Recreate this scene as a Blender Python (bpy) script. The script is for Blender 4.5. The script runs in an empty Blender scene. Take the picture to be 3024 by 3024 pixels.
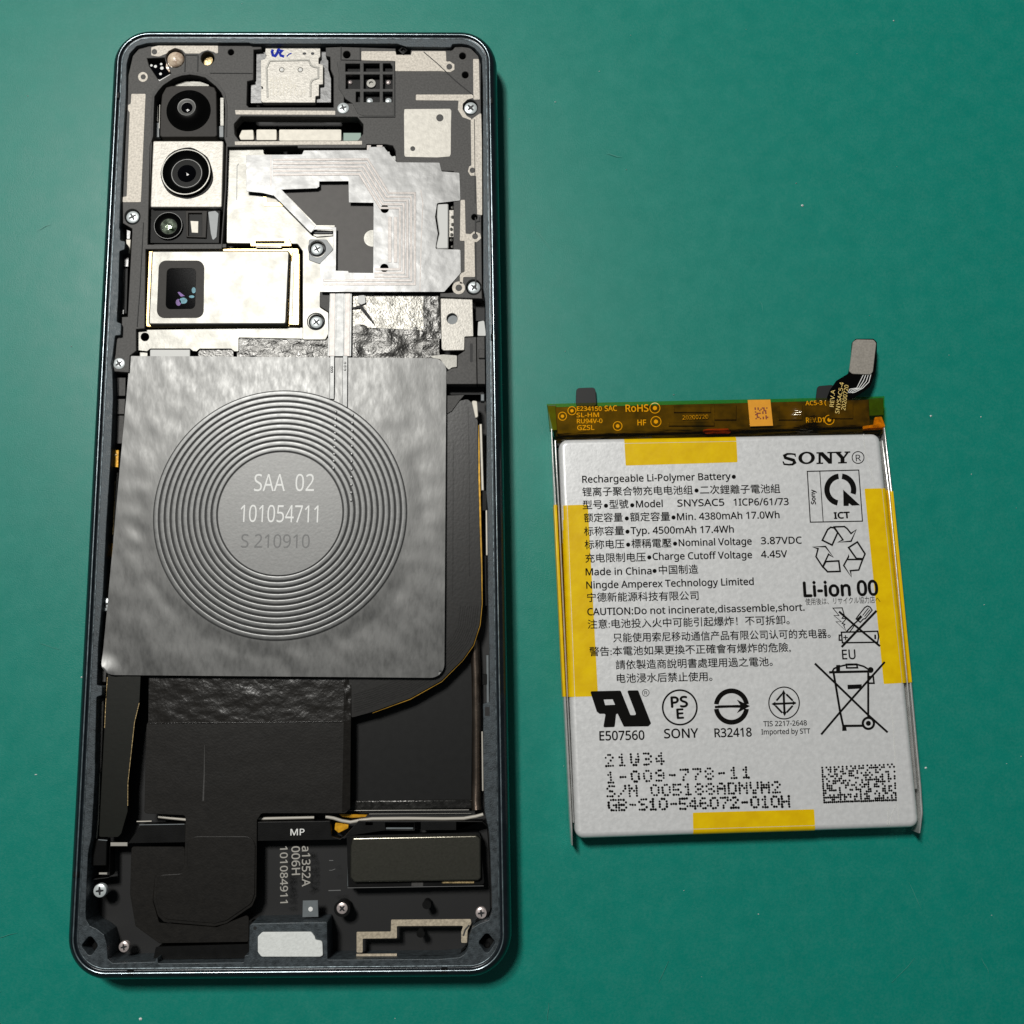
# An opened phone and its removed battery lying on a green work mat.
import bpy, bmesh, math, random
from mathutils import Vector, Matrix, noise, geometry

MM = 0.001
SC = bpy.context.scene
COL = SC.collection
rnd = random.Random(7)

# ------------------------------------------------------------------ camera, world, lamps, exposure
CAM_R = ((0.99985452, -0.01364477, 0.01023551),      # right
         (-0.01188557, -0.98773439, -0.1556904),     # down
         (0.01223432, 0.1555461, -0.98775287))       # forward
LIP = 7.4                                            # height of the phone's rim above the mat, mm
CAM_C = (68.6337, 46.2112, 172.2686 + LIP)           # hand-held, about 18 cm above the mat, mm
FOC = 3028.0 / 3024.0
cd = bpy.data.cameras.new('camera'); cam = bpy.data.objects.new('camera', cd); COL.objects.link(cam)
r, d, f = (Vector(v) for v in CAM_R)
m = Matrix((r, -d, -f)).transposed().to_4x4(); m.translation = Vector(CAM_C) * MM
cam.matrix_world = m
cd.sensor_width = 36; cd.lens = 36 * FOC; cd.clip_start = 0.005; cd.clip_end = 20
SC.camera = cam

w = bpy.data.worlds.new('World'); SC.world = w; w.use_nodes = True
bg = w.node_tree.nodes['Background']; bg.inputs[0].default_value = (0.80, 0.95, 1.0, 1); bg.inputs[1].default_value = 0.06


def lamp(name, loc, target, size, power, col=(1, 1, 1), sy=None):
    l = bpy.data.lights.new(name, 'AREA'); l.energy = power; l.color = col
    l.shape = 'RECTANGLE'; l.size = size; l.size_y = sy or size
    o = bpy.data.objects.new(name, l); COL.objects.link(o)
    o.location = Vector(loc) * MM
    o.rotation_euler = (Vector(target) * MM - o.location).to_track_quat('-Z', 'Y').to_euler()
    return o


# one ceiling fixture with three heads, behind and to the left of the phone
lamp('ceiling_lamp', (-158, 398, 682), (60, 85, 0), 0.081, 2.50, (1.0, 0.985, 0.94), 0.062)
lamp('ceiling_lamp_second', (-84, 352, 688), (60, 85, 0), 0.056, 1.38, (1.0, 0.985, 0.94), 0.056)
lamp('ceiling_lamp_third', (-139, 315, 688), (60, 85, 0), 0.043, 0.92, (1.0, 0.985, 0.94), 0.043)

SC.view_settings.view_transform = 'Standard'; SC.view_settings.look = 'None'
SC.view_settings.gamma = 1.0; SC.view_settings.exposure = 0.0
SC.view_settings.use_curve_mapping = False


# ------------------------------------------------------------------ helpers
def at(u, v, z):
    """Measured point (photo pixel u, v) on the plane z mm above the mat -> place in mm."""
    x, y = (u - 1512) / 3028.0, (v - 1512) / 3028.0
    dr = Vector(CAM_R[0]) * x + Vector(CAM_R[1]) * y + Vector(CAM_R[2])
    c = Vector(CAM_C)
    return c + dr * ((z - c.z) / dr.z)


def link(name, me, mat, parent=None):
    o = bpy.data.objects.new(name, me); COL.objects.link(o)
    if mat: me.materials.append(mat)
    if parent: o.parent = parent
    return o


def finish(name, verts, faces, mat, parent, angle=35):
    me = bpy.data.meshes.new(name)
    me.from_pydata([Vector(v) * MM for v in verts], [], faces)
    me.shade_smooth(); me.set_sharp_from_angle(angle=math.radians(angle))
    me.update()
    return link(name, me, mat, parent)


def circ(cx, cy, rx, ry=None, n=28, a0=0):
    ry = ry or rx
    return [(cx + rx * math.cos(a0 + 2 * math.pi * i / n), cy + ry * math.sin(a0 + 2 * math.pi * i / n)) for i in range(n)]


def rect(x0, y0, x1, y1, s=0.0):
    """Upright box in the photo; s = sideways lean per pixel of height."""
    return [(x0, y0), (x1, y0), (x1 + s * (y1 - y0), y1), (x0 + s * (y1 - y0), y1)]


def rounded(pts, r, seg=5):
    out = []; n = len(pts)
    for i in range(n):
        p = Vector(pts[i]).to_2d(); a = Vector(pts[i - 1]).to_2d() - p; b = Vector(pts[(i + 1) % n]).to_2d() - p
        la, lb = a.length, b.length
        if la < 1e-6 or lb < 1e-6: continue
        a /= la; b /= lb
        ang = a.angle(b, 0)
        if ang > math.radians(165) or ang < 0.05: out.append(tuple(p)); continue
        t = min(r / math.tan(ang / 2), la * .45, lb * .45); rr = t * math.tan(ang / 2)
        c = p + (a + b).normalized() * (rr / math.sin(ang / 2))
        s0 = p + a * t - c; s1 = p + b * t - c
        a0 = math.atan2(s0.y, s0.x); da = (math.atan2(s1.y, s1.x) - a0 + math.pi) % (2 * math.pi) - math.pi
        for k in range(seg + 1):
            q = a0 + da * k / seg
            out.append((c.x + rr * math.cos(q), c.y + rr * math.sin(q)))
    return out


def inset(loop, dist):
    """Miter-offset a closed loop of (x, y); positive = towards the left of travel."""
    n = len(loop); out = []
    for i in range(n):
        p0, p1, p2 = Vector(loop[i - 1]), Vector(loop[i]), Vector(loop[(i + 1) % n])
        a = (p1 - p0); b = (p2 - p1)
        if a.length < 1e-9: a = b
        if b.length < 1e-9: b = a
        na = Vector((-a.y, a.x)).normalized(); nb = Vector((-b.y, b.x)).normalized()
        k = na + nb
        k = k / max(0.35, k.length_squared / 2) if k.length > 1e-6 else na
        out.append(p1 + k * dist)
    return out


def area(loop):
    return sum(loop[i - 1][0] * loop[i][1] - loop[i][0] * loop[i - 1][1] for i in range(len(loop))) / 2


def slab(name, loops, z, th, mat, parent, bev=0.06, steps=1, angle=35):
    """loops in mm: outer loop then holes. Top at z, thickness th, edges eased by bev."""
    loops = [[Vector(p[:2]) for p in lp] for lp in loops]
    if area(loops[0]) < 0: loops[0].reverse()
    for h in loops[1:]:
        if area(h) > 0: h.reverse()
    verts, faces, top = [], [], []
    bev = min(bev, th * .45)
    for lp in loops:
        rings = []
        for s in range(steps + 1):
            q = s / steps * math.pi / 2
            off = bev * (1 - math.sin(q)) if bev > 0 else 0
            zz = z - bev * (1 - math.cos(q)) if bev > 0 else z
            rings.append((off, zz))
        rings = [(bev * (1 - math.sin(s / steps * math.pi / 2)), z - bev * (1 - math.cos(s / steps * math.pi / 2))) for s in range(steps + 1)] if bev > 0 else [(0, z)]
        rings.append((0, z - th))
        base = None
        for k, (off, zz) in enumerate(rings):
            pl = inset(lp, off) if off > 1e-9 else lp
            b0 = len(verts)
            verts += [(p.x, p.y, zz) for p in pl]
            if k == 0: top.append([Vector((p.x, p.y, 0)) for p in pl]); tb = b0
            else:
                n = len(lp)
                for i in range(n):
                    j = (i + 1) % n
                    faces.append((base + i, b0 + i, b0 + j, base + j))
            base = b0
        top[-1] = (top[-1], tb)
    idx = []; n_side = len(faces)
    for pl, tb in top: idx += [tb + i for i in range(len(pl))]
    flat = [p for pl, _ in top for p in pl]
    for t in geometry.tessellate_polygon([pl for pl, _ in top]):
        a, b, c = (flat[i] for i in t)
        if (b - a).cross(c - a).z < 0: t = (t[0], t[2], t[1])
        faces.append(tuple(idx[i] for i in t))
    o = finish(name, verts, faces, mat, parent, angle)
    for p in list(o.data.polygons)[n_side:]: p.use_smooth = False      # the flat face stays flat
    return o


def plate(name, pts, z, th, mat, parent, holes=(), r=0, bev=0.06, steps=1):
    if r: pts = rounded(pts, r)
    return slab(name, [[at(u, v, z) for u, v in pts]] + [[at(u, v, z) for u, v in h] for h in holes], z, th, mat, parent, bev, steps)


def lathe(name, c, prof, mat, parent, n=40, sx=1.0):
    verts, faces = [], []
    for r_, z in prof:
        for i in range(n):
            a = 2 * math.pi * i / n
            verts.append((c[0] + r_ * math.cos(a) * sx, c[1] + r_ * math.sin(a), z))
    for k in range(len(prof) - 1):
        for i in range(n):
            j = (i + 1) % n
            faces.append((k * n + i, k * n + j, (k + 1) * n + j, (k + 1) * n + i))
    return finish(name, verts, faces, mat, parent, 40)


def ribbon_pts(pts, wd, closed=False):
    P = [Vector(p[:2]) for p in pts]; n = len(P); L, R_ = [], []
    for i in range(n):
        a = P[i] - P[i - 1] if (i or closed) else P[1] - P[0]
        b = P[(i + 1) % n] - P[i] if (i < n - 1 or closed) else a
        na = Vector((-a.y, a.x)).normalized(); nb = Vector((-b.y, b.x)).normalized()
        k = na + nb
        k = k / max(0.5, k.length_squared / 2) if k.length > 1e-6 else na
        wi = wd[i] if isinstance(wd, (list, tuple)) else wd
        L.append(P[i] + k * wi / 2); R_.append(P[i] - k * wi / 2)
    return L, R_


def stroke_mesh(strokes, z):
    """Flat ink lines: strokes = [(points px, width px, closed)]"""
    verts, faces = [], []
    for k, (pts, wd, closed) in enumerate(strokes):
        zz = z + 0.0004 * k
        L, R_ = ribbon_pts(pts, wd, closed)
        n = len(L); b = len(verts)
        verts += [at(p.x, p.y, zz) for p in L] + [at(p.x, p.y, zz) for p in R_]
        for i in range(n if closed else n - 1):
            j = (i + 1) % n
            faces.append((b + i, b + j, b + n + j, b + n + i))
    return verts, faces


def ink(name, strokes, polys, z, mat, parent):
    """Printed mark: lines plus filled shapes [(outer px, [holes px])], a hair above the surface."""
    verts, faces = stroke_mesh(strokes, z)
    for k, (outer, holes) in enumerate(polys):
        loops = [[Vector((*at(u, v, z + .0005 + .0004 * k)[:2], 0)) for u, v in lp] for lp in [outer] + list(holes)]
        flat = [p for lp in loops for p in lp]; b = len(verts)
        verts += [(p.x, p.y, z + .0005 + .0004 * k) for p in flat]
        for t in geometry.tessellate_polygon(loops):
            p, q, s = (flat[i] for i in t)
            if (q - p).cross(s - p).z < 0: t = (t[0], t[2], t[1])
            faces.append(tuple(b + i for i in t))
    # face up
    fixed = []
    for f_ in faces:
        p, q, s = (Vector(verts[i]) for i in f_[:3])
        fixed.append(tuple(reversed(f_)) if (q - p).cross(s - p).z < 0 else f_)
    return finish(name, verts, fixed, mat, parent)


def inks(name, strokes, z, mat, parent):
    for k, st_ in enumerate(strokes): ink(name, [st_], [], z + .0005 * k, mat, parent)


def tube(name, pts, rad, mat, parent, n=10):
    """pts in mm (x, y, z)."""
    P = [Vector(p) for p in pts]; verts, faces = [], []
    for i, p in enumerate(P):
        t = (P[min(i + 1, len(P) - 1)] - P[max(i - 1, 0)]).normalized()
        u = t.cross(Vector((0, 0, 1))); u = u.normalized() if u.length > 1e-5 else Vector((1, 0, 0))
        v = u.cross(t)
        rr = rad[i] if isinstance(rad, (list, tuple)) else rad
        for k in range(n):
            a = 2 * math.pi * k / n
            verts.append(p + (u * math.cos(a) + v * math.sin(a)) * rr)
    for i in range(len(P) - 1):
        for k in range(n):
            j = (k + 1) % n
            faces.append((i * n + k, i * n + j, (i + 1) * n + j, (i + 1) * n + k))
    faces += [tuple(reversed(range(n))), tuple((len(P) - 1) * n + k for k in range(n))]
    return finish(name, verts, faces, mat, parent, 50)


try:
    FONT = bpy.data.fonts.load(bpy.utils.system_resource('DATAFILES', path='fonts') + '/NotoSansHebrew-Regular.woff2')   # Blender's own sans
except Exception:
    FONT = None


def glyph_mesh(s, font=None):
    cu = bpy.data.curves.new('text', 'FONT'); cu.body = s; cu.size = 1.0
    cu.resolution_u = 2
    if font: cu.font = font
    o = bpy.data.objects.new('text', cu); COL.objects.link(o)
    me = bpy.data.meshes.new_from_object(o.evaluated_get(bpy.context.evaluated_depsgraph_get()))
    bpy.data.objects.remove(o); bpy.data.curves.remove(cu)
    return me


CAPH = {}
for k_f in (None, FONT):
    CAPH[k_f] = max([v.co.y for v in glyph_mesh('H', k_f).vertices] or [.7])


def write(name, s, p0, p1, z, mat, parent, em=None, bold=0.0, cap=None):
    """A line of lettering whose baseline runs from p0 to p1 (px), fitted to that length."""
    font = FONT if all(ord(c) < 128 for c in s) else None
    me = glyph_mesh(s, font)
    xs = [v.co.x for v in me.vertices]
    if not xs: return None
    x0, x1 = min(xs), max(xs)
    A, B = at(*p0, z), at(*p1, z)
    ex = (B - A); L = ex.length; ex = ex / L
    ey = Vector((-ex.y, ex.x, 0))
    mid = ((p0[0] + p1[0]) / 2, (p0[1] + p1[1]) / 2)
    ppm = 1 / (at(mid[0] + 1, mid[1], z) - at(mid[0], mid[1], z)).length
    if font or cap: sy = (cap or em * .69) / ppm / CAPH[font]
    else: sy = em / ppm
    base = [v.co.copy() for v in me.vertices]; polys = [tuple(p.vertices) for p in me.polygons]
    bpy.data.meshes.remove(me)
    sh = [(0, 0)] + ([(bold, 0), (-bold, 0), (0, bold), (0, -bold)] if bold else [])     # heavier strokes: the outline laid down again a hair aside
    verts, faces = [], []
    for k, (dx, dy) in enumerate(sh):
        o = len(verts)
        for c in base:
            p = A + ex * (((c.x - x0) / (x1 - x0)) * L + dx * sy) + ey * ((c.y + dy) * sy)
            verts.append((p.x, p.y, p.z + .0006 * k))
        faces += [tuple(o + i for i in f_) for f_ in polys]
    return finish(name, verts, faces, mat, parent)


# ------------------------------------------------------------------ materials
def mk(name, col, rough=.5, metal=0.0, var=0.0, vs=1.0, bump=0.0, bs=.3, spec=.5, coat=0.0, rvar=0.0, detail=3, stretch=None, crough=.1, col2=None, b2=None):
    m_ = bpy.data.materials.new(name); m_.use_nodes = True; nt = m_.node_tree; N = nt.nodes; Lk = nt.links
    b = N['Principled BSDF']
    b.inputs['Base Color'].default_value = (*col, 1); b.inputs['Roughness'].default_value = rough
    b.inputs['Metallic'].default_value = metal; b.inputs['Specular IOR Level'].default_value = spec
    b.inputs['Coat Weight'].default_value = coat; b.inputs['Coat Roughness'].default_value = crough
    tc = N.new('ShaderNodeTexCoord'); src = tc.outputs['Object']
    if stretch:
        mp = N.new('ShaderNodeMapping'); mp.inputs['Rotation'].default_value[2] = stretch[2]; mp.inputs['Scale'].default_value = (stretch[0], stretch[1], 1)
        Lk.new(src, mp.inputs[0]); src = mp.outputs[0]

    def nz(size, det=detail):
        n_ = N.new('ShaderNodeTexNoise'); n_.inputs['Scale'].default_value = 1000.0 / size; n_.inputs['Detail'].default_value = det
        Lk.new(src, n_.inputs['Vector']); return n_.outputs['Fac']
    if var or rvar:
        fz = nz(vs)
        if var:
            rp = N.new('ShaderNodeMapRange'); rp.inputs[1].default_value = .3; rp.inputs[2].default_value = .7
            Lk.new(fz, rp.inputs[0])
            mx = N.new('ShaderNodeMix'); mx.data_type = 'RGBA'
            c2 = col2 or tuple(min(1, c * (1 + var)) for c in col)
            mx.inputs[6].default_value = (*[c * (1 - var) for c in col], 1); mx.inputs[7].default_value = (*c2, 1)
            Lk.new(rp.outputs[0], mx.inputs[0]); Lk.new(mx.outputs[2], b.inputs['Base Color'])
        if rvar:
            rr = N.new('ShaderNodeMapRange'); rr.inputs[1].default_value = .3; rr.inputs[2].default_value = .7
            rr.inputs[3].default_value = max(.03, rough - rvar); rr.inputs[4].default_value = min(1, rough + rvar)
            Lk.new(fz, rr.inputs[0]); Lk.new(rr.outputs[0], b.inputs['Roughness'])
    if bump:
        bn = N.new('ShaderNodeBump'); bn.inputs['Strength'].default_value = 1.0; bn.inputs['Distance'].default_value = bump * MM
        Lk.new(nz(bs), bn.inputs['Height']); Lk.new(bn.outputs[0], b.inputs['Normal'])
        if b2:                                                  # broad dents under the fine grain
            bw = N.new('ShaderNodeBump'); bw.inputs['Strength'].default_value = 1.0; bw.inputs['Distance'].default_value = b2[0] * MM
            Lk.new(nz(b2[1], 2), bw.inputs['Height']); Lk.new(bn.outputs[0], bw.inputs['Normal']); Lk.new(bw.outputs[0], b.inputs['Normal'])
    return m_


M = {}
M['frame'] = mk('anodised_blue_black', (.010, .015, .020), .24, .25, .25, 2.0, .006, .25, rvar=.05)
M['ledge'] = mk('blasted_blue_black_ledge', (.050, .062, .070), .50, .35, .35, .8, .045, .22, rvar=.1)
M['plastic'] = mk('dark_grey_moulding', (.074, .071, .068), .55, .0, .25, .35, .025, .15, spec=.35)
M['plastic2'] = mk('dark_grey_moulding_b', (.058, .056, .054), .55, .0, .25, .35, .025, .15, spec=.35)
M['black'] = mk('black_moulding', (.0050, .0050, .0050), .45, 0, .3, 1.5, .014, .2, spec=.15)
M['void'] = mk('black_chassis', (.006, .006, .0065), .6)
M['floor'] = mk('satin_dark_chassis', (.011, .011, .011), .42, .1, .12, 1.2, .004, .15, spec=.25)
M['trace'] = mk('silver_antenna_trace', (.64, .59, .52), .62, .25, .20, .35, .03, .28)
M['tracebright'] = mk('bright_antenna_patch', (.62, .59, .53), .5, .2, .10, .9, .02, .3)
M['goldtrace'] = mk('pale_gold_trace', (.62, .53, .40), .45, .5, .25, .5, .02, .3)
M['steel'] = mk('stainless_shield', (.175, .171, .157), .40, .80, .03, 2.5, .012, .5, rvar=.04, b2=(.04, 6.0))
M['steel2'] = mk('stainless_can', (.50, .475, .43), .45, .25, .14, .6, .03, .35)
M['steelgold'] = mk('warm_steel', (.30, .22, .10), .28, .9, .25, 1.0)
M['steeldark'] = mk('dark_steel_tray', (.12, .12, .12), .34, .8, .2, 1.5, .02, .8)
M['screw'] = mk('zinc_screw', (.70, .75, .76), .35, .35, .05, .6)
M['screwpink'] = mk('nickel_screw', (.66, .57, .55), .3, .5, .2, .4, .03, .5)
M['recess'] = mk('screw_recess', (.02, .022, .025), .5, .2)
M['lensblack'] = mk('lens_barrel_black', (.0025, .0025, .0025), .30, 0, spec=.04)
M['lensmatte'] = mk('camera_housing_brown_black', (.040, .036, .033), .55, .0, .12, .5, spec=.2)
M['glass'] = mk('coated_lens_glass', (.002, .002, .003), .05, 0, spec=.10)
M['lensring'] = mk('lens_ring_grey', (.14, .14, .135), .4, .2)
M['green_glass'] = mk('green_coated_glass', (.10, .28, .09), .12, .7, .9, .9, .10, .8, col2=(.62, .72, .55))
M['purple'] = mk('purple_glint_paint', (.16, .06, .30), .3, .0, .4, .5, spec=.1)
M['cyan'] = mk('cyan_glint_paint', (.08, .30, .38), .3, .0, .4, .5, spec=.1)
M['graphite'] = mk('graphite_sheet', (.066, .060, .056), .55, .1, .10, 1.2, .01, .25)
M['film'] = mk('metallised_film', (.185, .185, .184), .40, .72, .10, 2.6, .018, 1.2, rvar=.06, b2=(.13, 5.0))
M['filmtrace'] = mk('film_over_copper', (.225, .208, .198), .42, .68, .10, .7, .015, .7)
M['coilsheet'] = mk('ferrite_sheet_film', (.112, .112, .110), .40, .72, .06, .7, .018, 1.1, rvar=.05, stretch=(1.0, .4, .75))
M['coil'] = mk('coil_film_ribbon', (.105, .106, .105), .36, .74, .06, 1.2, .010, 1.2, rvar=.03)
M['coilgap'] = mk('painted_gap_shade', (.012, .012, .012), .6, .0)
M['coildisc'] = mk('coil_centre', (.155, .155, .153), .46, .68, .05, .6, .010, .45)
M['whiteink'] = mk('white_marking', (.88, .88, .86), .5)
M['greyink'] = mk('grey_marking', (.16, .16, .16), .5)
M['paleink'] = mk('pale_grey_marking', (.42, .40, .36), .5)
M['blueink'] = mk('blue_marker', (.012, .03, .42), .6, 0, .5, .5, spec=.1)
M['blackfoil'] = mk('crinkled_black_foil', (.030, .029, .027), .26, .55, .30, 1.0, .05, .40, rvar=.08)
M['silverfoil'] = mk('crinkled_silver_foil', (.15, .145, .132), .32, .8, .40, 1.2, .055, .38)
M['blacktape'] = mk('black_tape', (.0095, .0083, .0070), .42, 0, .25, .9, .02, .35, spec=.28, b2=(.10, 6.0))
M['cleartape'] = mk('wrinkled_glossy_tape', (.011, .0095, .008), .20, 0, .2, .7, .024, .45, spec=.42, b2=(.06, 2.0))
M['flexblack'] = mk('black_flex', (.0125, .0115, .0105), .32, 0, .15, 1.0, .010, .5, spec=.45)
M['flexolive'] = mk('olive_black_flex', (.007, .0075, .005), .4, 0, .1, 1.0, .008, .8, spec=.3)
M['gold'] = mk('amber_edge', (.45, .25, .03), .35, .5, .3, 1.0)
M['copperrod'] = mk('bronze_pipe', (.26, .20, .16), .26, .95, .3, 3.0, .03, 1.0)
M['amber'] = mk('amber_film', (.75, .36, .02), .25, .2, .4, .8, .03, .6)
M['whiteplastic'] = mk('white_plastic', (.66, .66, .64), .45)
M['cable'] = mk('white_cable', (.50, .47, .41), .4)
M['speaker'] = mk('speaker_can', (.22, .205, .165), .24, .95, .10, .4, .010, .22)
M['gasket'] = mk('white_mesh_gasket', (.80, .82, .80), .75, 0, .07, .45, .05, .28)
M['greychip'] = mk('grey_chip', (.16, .18, .19), .4, 0, .1, .6)
M['led'] = mk('flash_lens', (.72, .42, .28), .2, .0, .5, .9, .16, 1.0, col2=(.95, .80, .62), spec=.9)
M['goldchip'] = mk('gold_contact', (.50, .37, .18), .4, .5, .5, .35, .06, .4)
M['palegreen'] = mk('pale_green_fill', (.30, .42, .36), .5)
M['pads'] = mk('cream_contact', (.66, .62, .54), .5, .15, .08, .8)
# battery
M['pouch'] = mk('white_pouch_foil', (.76, .76, .762), .42, .22, .04, .8, .020, .5, rvar=.05, b2=(.10, 7.0))
M['pouchedge'] = mk('pouch_edge_foil', (.74, .74, .72), .30, .7, .1, 1.5, .02, 1.0)
M['yellow'] = mk('yellow_tape', (.85, .53, .0), .38, 0, .07, 2.0, .014, .5, spec=.25, col2=(.90, .60, .0), b2=(.10, 5.0))
M['print'] = mk('black_print', (.006, .0055, .005), .7, spec=.05)
M['pcb'] = mk('protection_board', (.012, .009, .002), .4, .1, .5, 3.5, col2=(.13, .10, .014))
M['pcbgreen'] = mk('bare_green_board', (.03, .12, .025), .4, .0, .2, 1.0)
M['goldprint'] = mk('gold_board_print', (.95, .70, .22), .5)
M['sticker'] = mk('orange_sticker', (.85, .36, .02), .4, 0, .05, 1.0)
M['brownprint'] = mk('brown_print', (.25, .05, .015), .5)
M['stiffener'] = mk('grey_stiffener', (.36, .33, .29), .5, .3, .15, .35, .015, .2)
M['redwire'] = mk('red_tab', (.35, .04, .01), .4)


def kapton():
    m_ = bpy.data.materials.new('amber_kapton_tape'); m_.use_nodes = True; nt = m_.node_tree; N = nt.nodes
    N.remove(N['Principled BSDF']); out = N['Material Output']
    tr = N.new('ShaderNodeBsdfTransparent'); tr.inputs[0].default_value = (.94, .72, .11, 1)
    gl = N.new('ShaderNodeBsdfGlossy'); gl.inputs['Roughness'].default_value = .10; gl.inputs[0].default_value = (1, .95, .8, 1)
    fr = N.new('ShaderNodeFresnel'); fr.inputs[0].default_value = 1.5
    tc = N.new('ShaderNodeTexCoord'); mp = N.new('ShaderNodeMapping'); mp.inputs['Scale'].default_value = (.35, 1.6, 1)
    nz = N.new('ShaderNodeTexNoise'); nz.inputs['Scale'].default_value = 420; nz.inputs['Detail'].default_value = 2
    bn = N.new('ShaderNodeBump'); bn.inputs['Distance'].default_value = .00030; bn.inputs['Strength'].default_value = 1
    nt.links.new(tc.outputs['Object'], mp.inputs[0]); nt.links.new(mp.outputs[0], nz.inputs['Vector']); nt.links.new(nz.outputs['Fac'], bn.inputs['Height'])
    nt.links.new(bn.outputs[0], gl.inputs['Normal']); nt.links.new(bn.outputs[0], fr.inputs['Normal'])
    mx = N.new('ShaderNodeMixShader'); nt.links.new(fr.outputs[0], mx.inputs[0]); nt.links.new(tr.outputs[0], mx.inputs[1]); nt.links.new(gl.outputs[0], mx.inputs[2])
    nt.links.new(mx.outputs[0], out.inputs[0])
    return m_


M['arglass'] = mk('anti_reflection_glass', (.0015, .0015, .002), .10, 0, spec=.004)
M['kapton'] = kapton()
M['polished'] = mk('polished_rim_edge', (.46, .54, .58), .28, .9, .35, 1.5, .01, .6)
M['ridge'] = mk('ledge_ridge', (.14, .17, .185), .38, .8, .6, .9, .03, .4)


def mat_surface():
    m_ = mk('green_rubber_mat', (.0006, .222, .170), .40, 0, .03, 4.0, .026, .20, spec=.36, rvar=.03)
    nt = m_.node_tree; N = nt.nodes; b = N['Principled BSDF']
    # fine grain, grey dust haze and hair-thin scratches of the worn rubber
    tc = N.new('ShaderNodeTexCoord')
    n1 = N.new('ShaderNodeTexNoise'); n1.inputs['Scale'].default_value = 2600; n1.inputs['Detail'].default_value = 2
    n2 = N.new('ShaderNodeTexNoise'); n2.inputs['Scale'].default_value = 300; n2.inputs['Detail'].default_value = 5; n2.inputs['Roughness'].default_value = .65
    mu = N.new('ShaderNodeMath'); mu.operation = 'MULTIPLY'
    rp = N.new('ShaderNodeMapRange'); rp.inputs[1].default_value = .16; rp.inputs[2].default_value = .42; rp.inputs[3].default_value = 0; rp.inputs[4].default_value = .16
    mx = N.new('ShaderNodeMix'); mx.data_type = 'RGBA'; mx.inputs[7].default_value = (.10, .33, .28, 1)
    for n_ in (n1, n2): nt.links.new(tc.outputs['Object'], n_.inputs['Vector'])
    nt.links.new(n1.outputs['Fac'], mu.inputs[0]); nt.links.new(n2.outputs['Fac'], mu.inputs[1]); nt.links.new(mu.outputs[0], rp.inputs[0])
    old = b.inputs['Base Color'].links[0].from_socket
    nt.links.new(rp.outputs[0], mx.inputs[0]); nt.links.new(old, mx.inputs[6]); nt.links.new(mx.outputs[2], b.inputs['Base Color'])
    return m_


M['mat'] = mat_surface()
M['scuff'] = mk('rubber_scuff', (.05, .30, .24), .5)


def empty(name, loc, label, cat):
    o = bpy.data.objects.new(name, None); COL.objects.link(o); o.location = (0, 0, 0)
    o.empty_display_size = .01
    o['label'] = label; o['category'] = cat
    return o


# ------------------------------------------------------------------ the mat
def build_mat():
    n = 40; verts, faces = [], []
    for j in range(n + 1):
        for i in range(n + 1):
            x = -260 + 620 * i / n; y = -260 + 620 * j / n
            verts.append((x, y, -.15 + .12 * noise.noise(Vector((x / 70, y / 70, 3)))))
    for j in range(n):
        for i in range(n):
            a = j * (n + 1) + i
            faces.append((a, a + 1, a + n + 2, a + n + 1))
    b = len(verts)
    o = finish('work_mat', verts, faces, M['mat'], None, 60)
    o['kind'] = 'structure'
    return o


MATO = build_mat()

# ------------------------------------------------------------------ the phone: frame
PH = empty('opened_phone', None, 'opened dark blue phone with its back cover off, showing coil and cameras', 'phone')
CORN = [at(352.7, 99.7, LIP), at(1444, 102.6, LIP), at(1487.9, 2865.4, LIP), at(210.4, 2875.6, LIP)]   # rim corners, mm


def rim_loop(off, rad):
    """Rounded outline of the rim moved out by off mm (negative = inwards)."""
    pts = [Vector(c[:2]) for c in CORN]
    return [Vector(p) for p in rounded([tuple(p) for p in inset(pts, off)], rad + off, 12)]   # corners run clockwise, so left = outwards


def build_frame():
    prof = [(.2, 0.0), (.95, .45), (1.28, 1.4), (1.35, 2.6), (1.35, 5.2), (1.22, 6.1), (.92, 6.75), (.50, 7.16), (.16, 7.36), (0, LIP),
            (-.13, LIP - .03), (-.19, LIP - .12), (-.24, LIP - .30), (-.36, LIP - .36), (-.5, LIP - .37)]
    verts, faces = [], []
    n = None
    for off, z in prof:
        lp = rim_loop(off, 5.4); n = len(lp)
        verts += [(p.x, p.y, z) for p in lp]
    for k in range(len(prof) - 1):
        for i in range(n):
            j = (i + 1) % n
            faces.append((k * n + i, (k + 1) * n + i, (k + 1) * n + j, k * n + j))
    return finish('frame', verts, faces, M['frame'], PH, 50)


FR = build_frame()


def rim_ring(name, prof, mat, parent):
    verts, faces = [], []; n = 0
    for off, z in prof:
        lp = rim_loop(off, 5.4); n = len(lp)
        verts += [(p.x, p.y, z) for p in lp]
    for k in range(len(prof) - 1):
        for i in range(n):
            j = (i + 1) % n
            faces.append((k * n + i, (k + 1) * n + i, (k + 1) * n + j, k * n + j))
    return finish(name, verts, faces, mat, parent, 80)


def half_round(o0, o1, z, h, n=8):
    return [((o0 + o1) / 2 + (o0 - o1) / 2 * math.cos(math.pi * i / n), z + h * math.sin(math.pi * i / n)) for i in range(n + 1)]


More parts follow.
